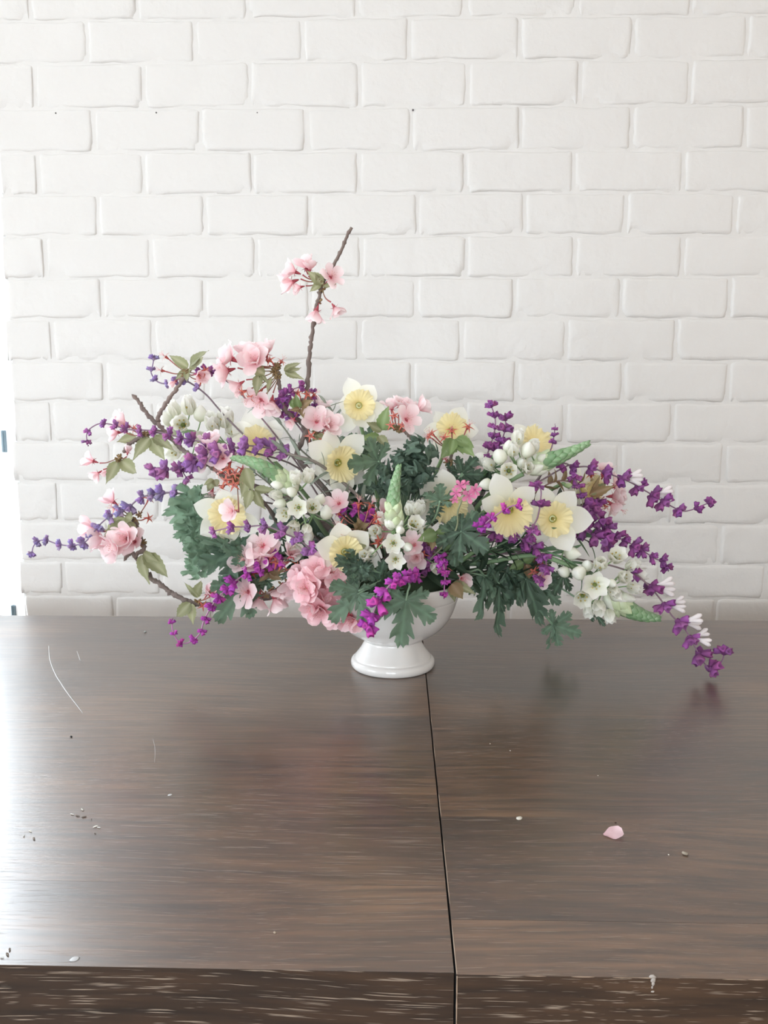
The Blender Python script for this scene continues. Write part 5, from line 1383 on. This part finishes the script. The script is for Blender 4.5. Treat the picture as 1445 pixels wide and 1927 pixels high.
dk = [('dark filler leaves behind the left star of bethlehem', [(640, 1040, .02), (600, 1010, .01), (560, 990, .01), (520, 975, .01)]),
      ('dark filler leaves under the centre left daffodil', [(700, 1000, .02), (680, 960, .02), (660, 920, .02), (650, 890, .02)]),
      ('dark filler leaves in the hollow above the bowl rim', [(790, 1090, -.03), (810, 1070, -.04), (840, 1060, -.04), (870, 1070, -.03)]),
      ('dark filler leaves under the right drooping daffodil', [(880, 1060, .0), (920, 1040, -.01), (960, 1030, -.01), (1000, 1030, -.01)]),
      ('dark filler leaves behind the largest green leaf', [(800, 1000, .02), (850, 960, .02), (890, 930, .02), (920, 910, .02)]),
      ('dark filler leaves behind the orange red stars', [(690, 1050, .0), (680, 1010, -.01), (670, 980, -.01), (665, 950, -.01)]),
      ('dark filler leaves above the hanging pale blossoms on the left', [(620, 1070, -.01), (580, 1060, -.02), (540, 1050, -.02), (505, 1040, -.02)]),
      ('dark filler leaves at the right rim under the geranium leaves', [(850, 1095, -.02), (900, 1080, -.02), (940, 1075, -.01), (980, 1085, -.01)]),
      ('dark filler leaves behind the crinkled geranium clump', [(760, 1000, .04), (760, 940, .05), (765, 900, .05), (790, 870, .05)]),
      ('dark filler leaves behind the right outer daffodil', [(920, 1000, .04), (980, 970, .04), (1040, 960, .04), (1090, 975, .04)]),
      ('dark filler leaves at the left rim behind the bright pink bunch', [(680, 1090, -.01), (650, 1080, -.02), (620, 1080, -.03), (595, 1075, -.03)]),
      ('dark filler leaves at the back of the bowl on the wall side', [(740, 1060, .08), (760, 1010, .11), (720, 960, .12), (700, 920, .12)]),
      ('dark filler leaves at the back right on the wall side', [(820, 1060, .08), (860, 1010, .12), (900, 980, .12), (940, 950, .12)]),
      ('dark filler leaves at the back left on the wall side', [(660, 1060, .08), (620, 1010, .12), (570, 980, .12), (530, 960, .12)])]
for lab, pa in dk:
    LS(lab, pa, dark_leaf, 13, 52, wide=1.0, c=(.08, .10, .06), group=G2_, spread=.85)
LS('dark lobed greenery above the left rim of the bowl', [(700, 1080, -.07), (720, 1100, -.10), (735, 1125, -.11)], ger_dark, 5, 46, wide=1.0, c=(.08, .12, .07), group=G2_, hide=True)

# ------------------------------------------------------------------ debris on the table
def flat_at(px, py): return T(px, py)


fp_me = blade('fallen_petal', .42, bend=.35, cup=.25, nu=9, nv=7, prof=prof_petal, c0=(.80, .52, .56), c1=(.84, .62, .66), seed=3, ruffle=.05)
p = flat_at(1155, 1574)
o = link('fallen_petal', fp_me, None, orient(p + Vector((-.0078, .001, .0006)), Vector((1, .05, 0)), Vector((0, -.25, 1)), .0155, .0165))
tag(o, 'pale pink petal fallen on the right half of the table', 'petal')
p = flat_at(977, 1541)
mb = MB(); mb.ball((0, 0, .0007), .0022, .0030, .0008, (.82, .79, .72), None, 6, 9, warp=.12)
o = link('fallen_petal', mb.mesh('fallen_petal', M_PETAL), None, Matrix.Translation(p) @ Matrix.Rotation(-.8, 4, 'Z'))
tag(o, 'tiny white petal fragment on the table between the seam and the pink petal', 'petal')


def crumb(px, py, s, c, lab, name='crumb', cat='crumb', group=None, flat=.55, mat=None):
    mb = MB(); mb.ball((0, 0, s * flat * .8), s, s * .8, s * flat, c, None, 6, 8, warp=.25)
    o = link(name, mb.mesh(name, mat or M_TWIG), None, Matrix.Translation(flat_at(px, py)) @ Matrix.Rotation(jit(3), 4, 'Z'))
    tag(o, lab, cat, group)


crumb(1289, 1608, .0022, (.34, .29, .23), 'brown crumb on the table right of the pink petal')
crumb(1158, 1549, .0009, (.09, .06, .05), 'tiny dark speck on the table just behind the pink petal')
crumb(1258, 1609, .0006, (.8, .76, .7), 'minute white speck between the pink petal and the brown crumb')
crumb(273, 1190, .0026, (.40, .40, .38), 'small grey crumb on the table behind the long scratch near the wall side')
crumb(134, 1387, .0014, (.03, .03, .03), 'small black speck on the table below the long scratch')
crumb(320, 1496, .0020, (.62, .62, .62), 'flat pale wax spot on the left half of the table', flat=.12, mat=M_WAXY)
crumb(1125, 1460, .0006, (.8, .76, .7), 'minute white speck behind the pink petal toward the bowl')
crumb(960, 1413, .0007, (.75, .72, .66), 'small white speck right of the seam in the dark reflection')
crumb(922, 1400, .0006, (.75, .72, .66), 'minute white speck nearest the seam in the dark reflection')
crumb(517, 1756, .0011, (.42, .34, .27), 'small light brown chip near the front edge left of the seam')
crumb(140, 1805, .0028, (.55, .55, .56), 'flat pale water spot at the front left table edge', flat=.06, mat=M_WAXY)
SH = [((155, 1524), 'curled pale bark shaving topmost of the scattered shavings on the left of the table'), ((136, 1533), 'short bark shaving at the left end of the small shaving row'), ((146, 1536), 'long thin bark shaving inside the small shaving row'),
      ((158, 1538), 'pale bark shaving at the right end of the small shaving row'), ((172, 1543), 'single bark shaving just right of the small shaving row'), ((180, 1556), 'dark elongated bark shaving below the small shaving row'),
      ((186, 1558), 'tiny bark shaving touching the dark elongated one'), ((179, 1569), 'lowest pale bark shaving under the dark elongated one'), ((57, 1565), 'bark shaving in the window glare, upper one of three near the left edge'),
      ((64, 1579), 'bark shaving in the window glare, right one of three near the left edge'), ((45, 1574), 'bark shaving in the window glare, left one of three near the left edge'),
      ((18, 1788), 'bark shaving at the front left table corner, upper of three'), ((14, 1797), 'bark shaving at the front left table corner, middle of three'), ((4, 1803), 'bark shaving at the front left table corner, lowest of three')]
for (x, y), lab in SH:
    mb = MB(); L_ = R.uniform(.0010, .0026)
    mb.ball((0, 0, .0005), L_ * .35, L_, .0004, R.choice(((.55, .53, .48), (.16, .13, .11), (.66, .64, .6))), None, 5, 6, warp=.3)
    o = link('bark_shaving', mb.mesh('bark_shaving', M_TWIG), None, Matrix.Translation(flat_at(x, y)) @ Matrix.Rotation(jit(1.2) + 1.2, 4, 'Z'))
    tag(o, lab, 'shaving', 'bark shavings on the table')
# dried pale drip on the front edge
mb = MB()
for (px, py, rx, rz) in ((1228, 1838, .0022, .0013), (1229, 1845, .0016, .0018), (1229, 1851, .0010, .0015), (1227, 1858, .0006, .0010), (1228, 1866, .0011, .0007)):
    q = W(px, py, TFY - .0015)
    mb.ball((q.x, TFY - .0015, q.z), rx, .0004, rz, (.42, .38, .35), Matrix.Rotation(0, 4, 'X'), 6, 9, warp=.2)
tag(link('dried_drip', mb.mesh('dried_drip', M_WAXY)), 'pale dried drip on the front edge of the table right of the seam', 'stain')
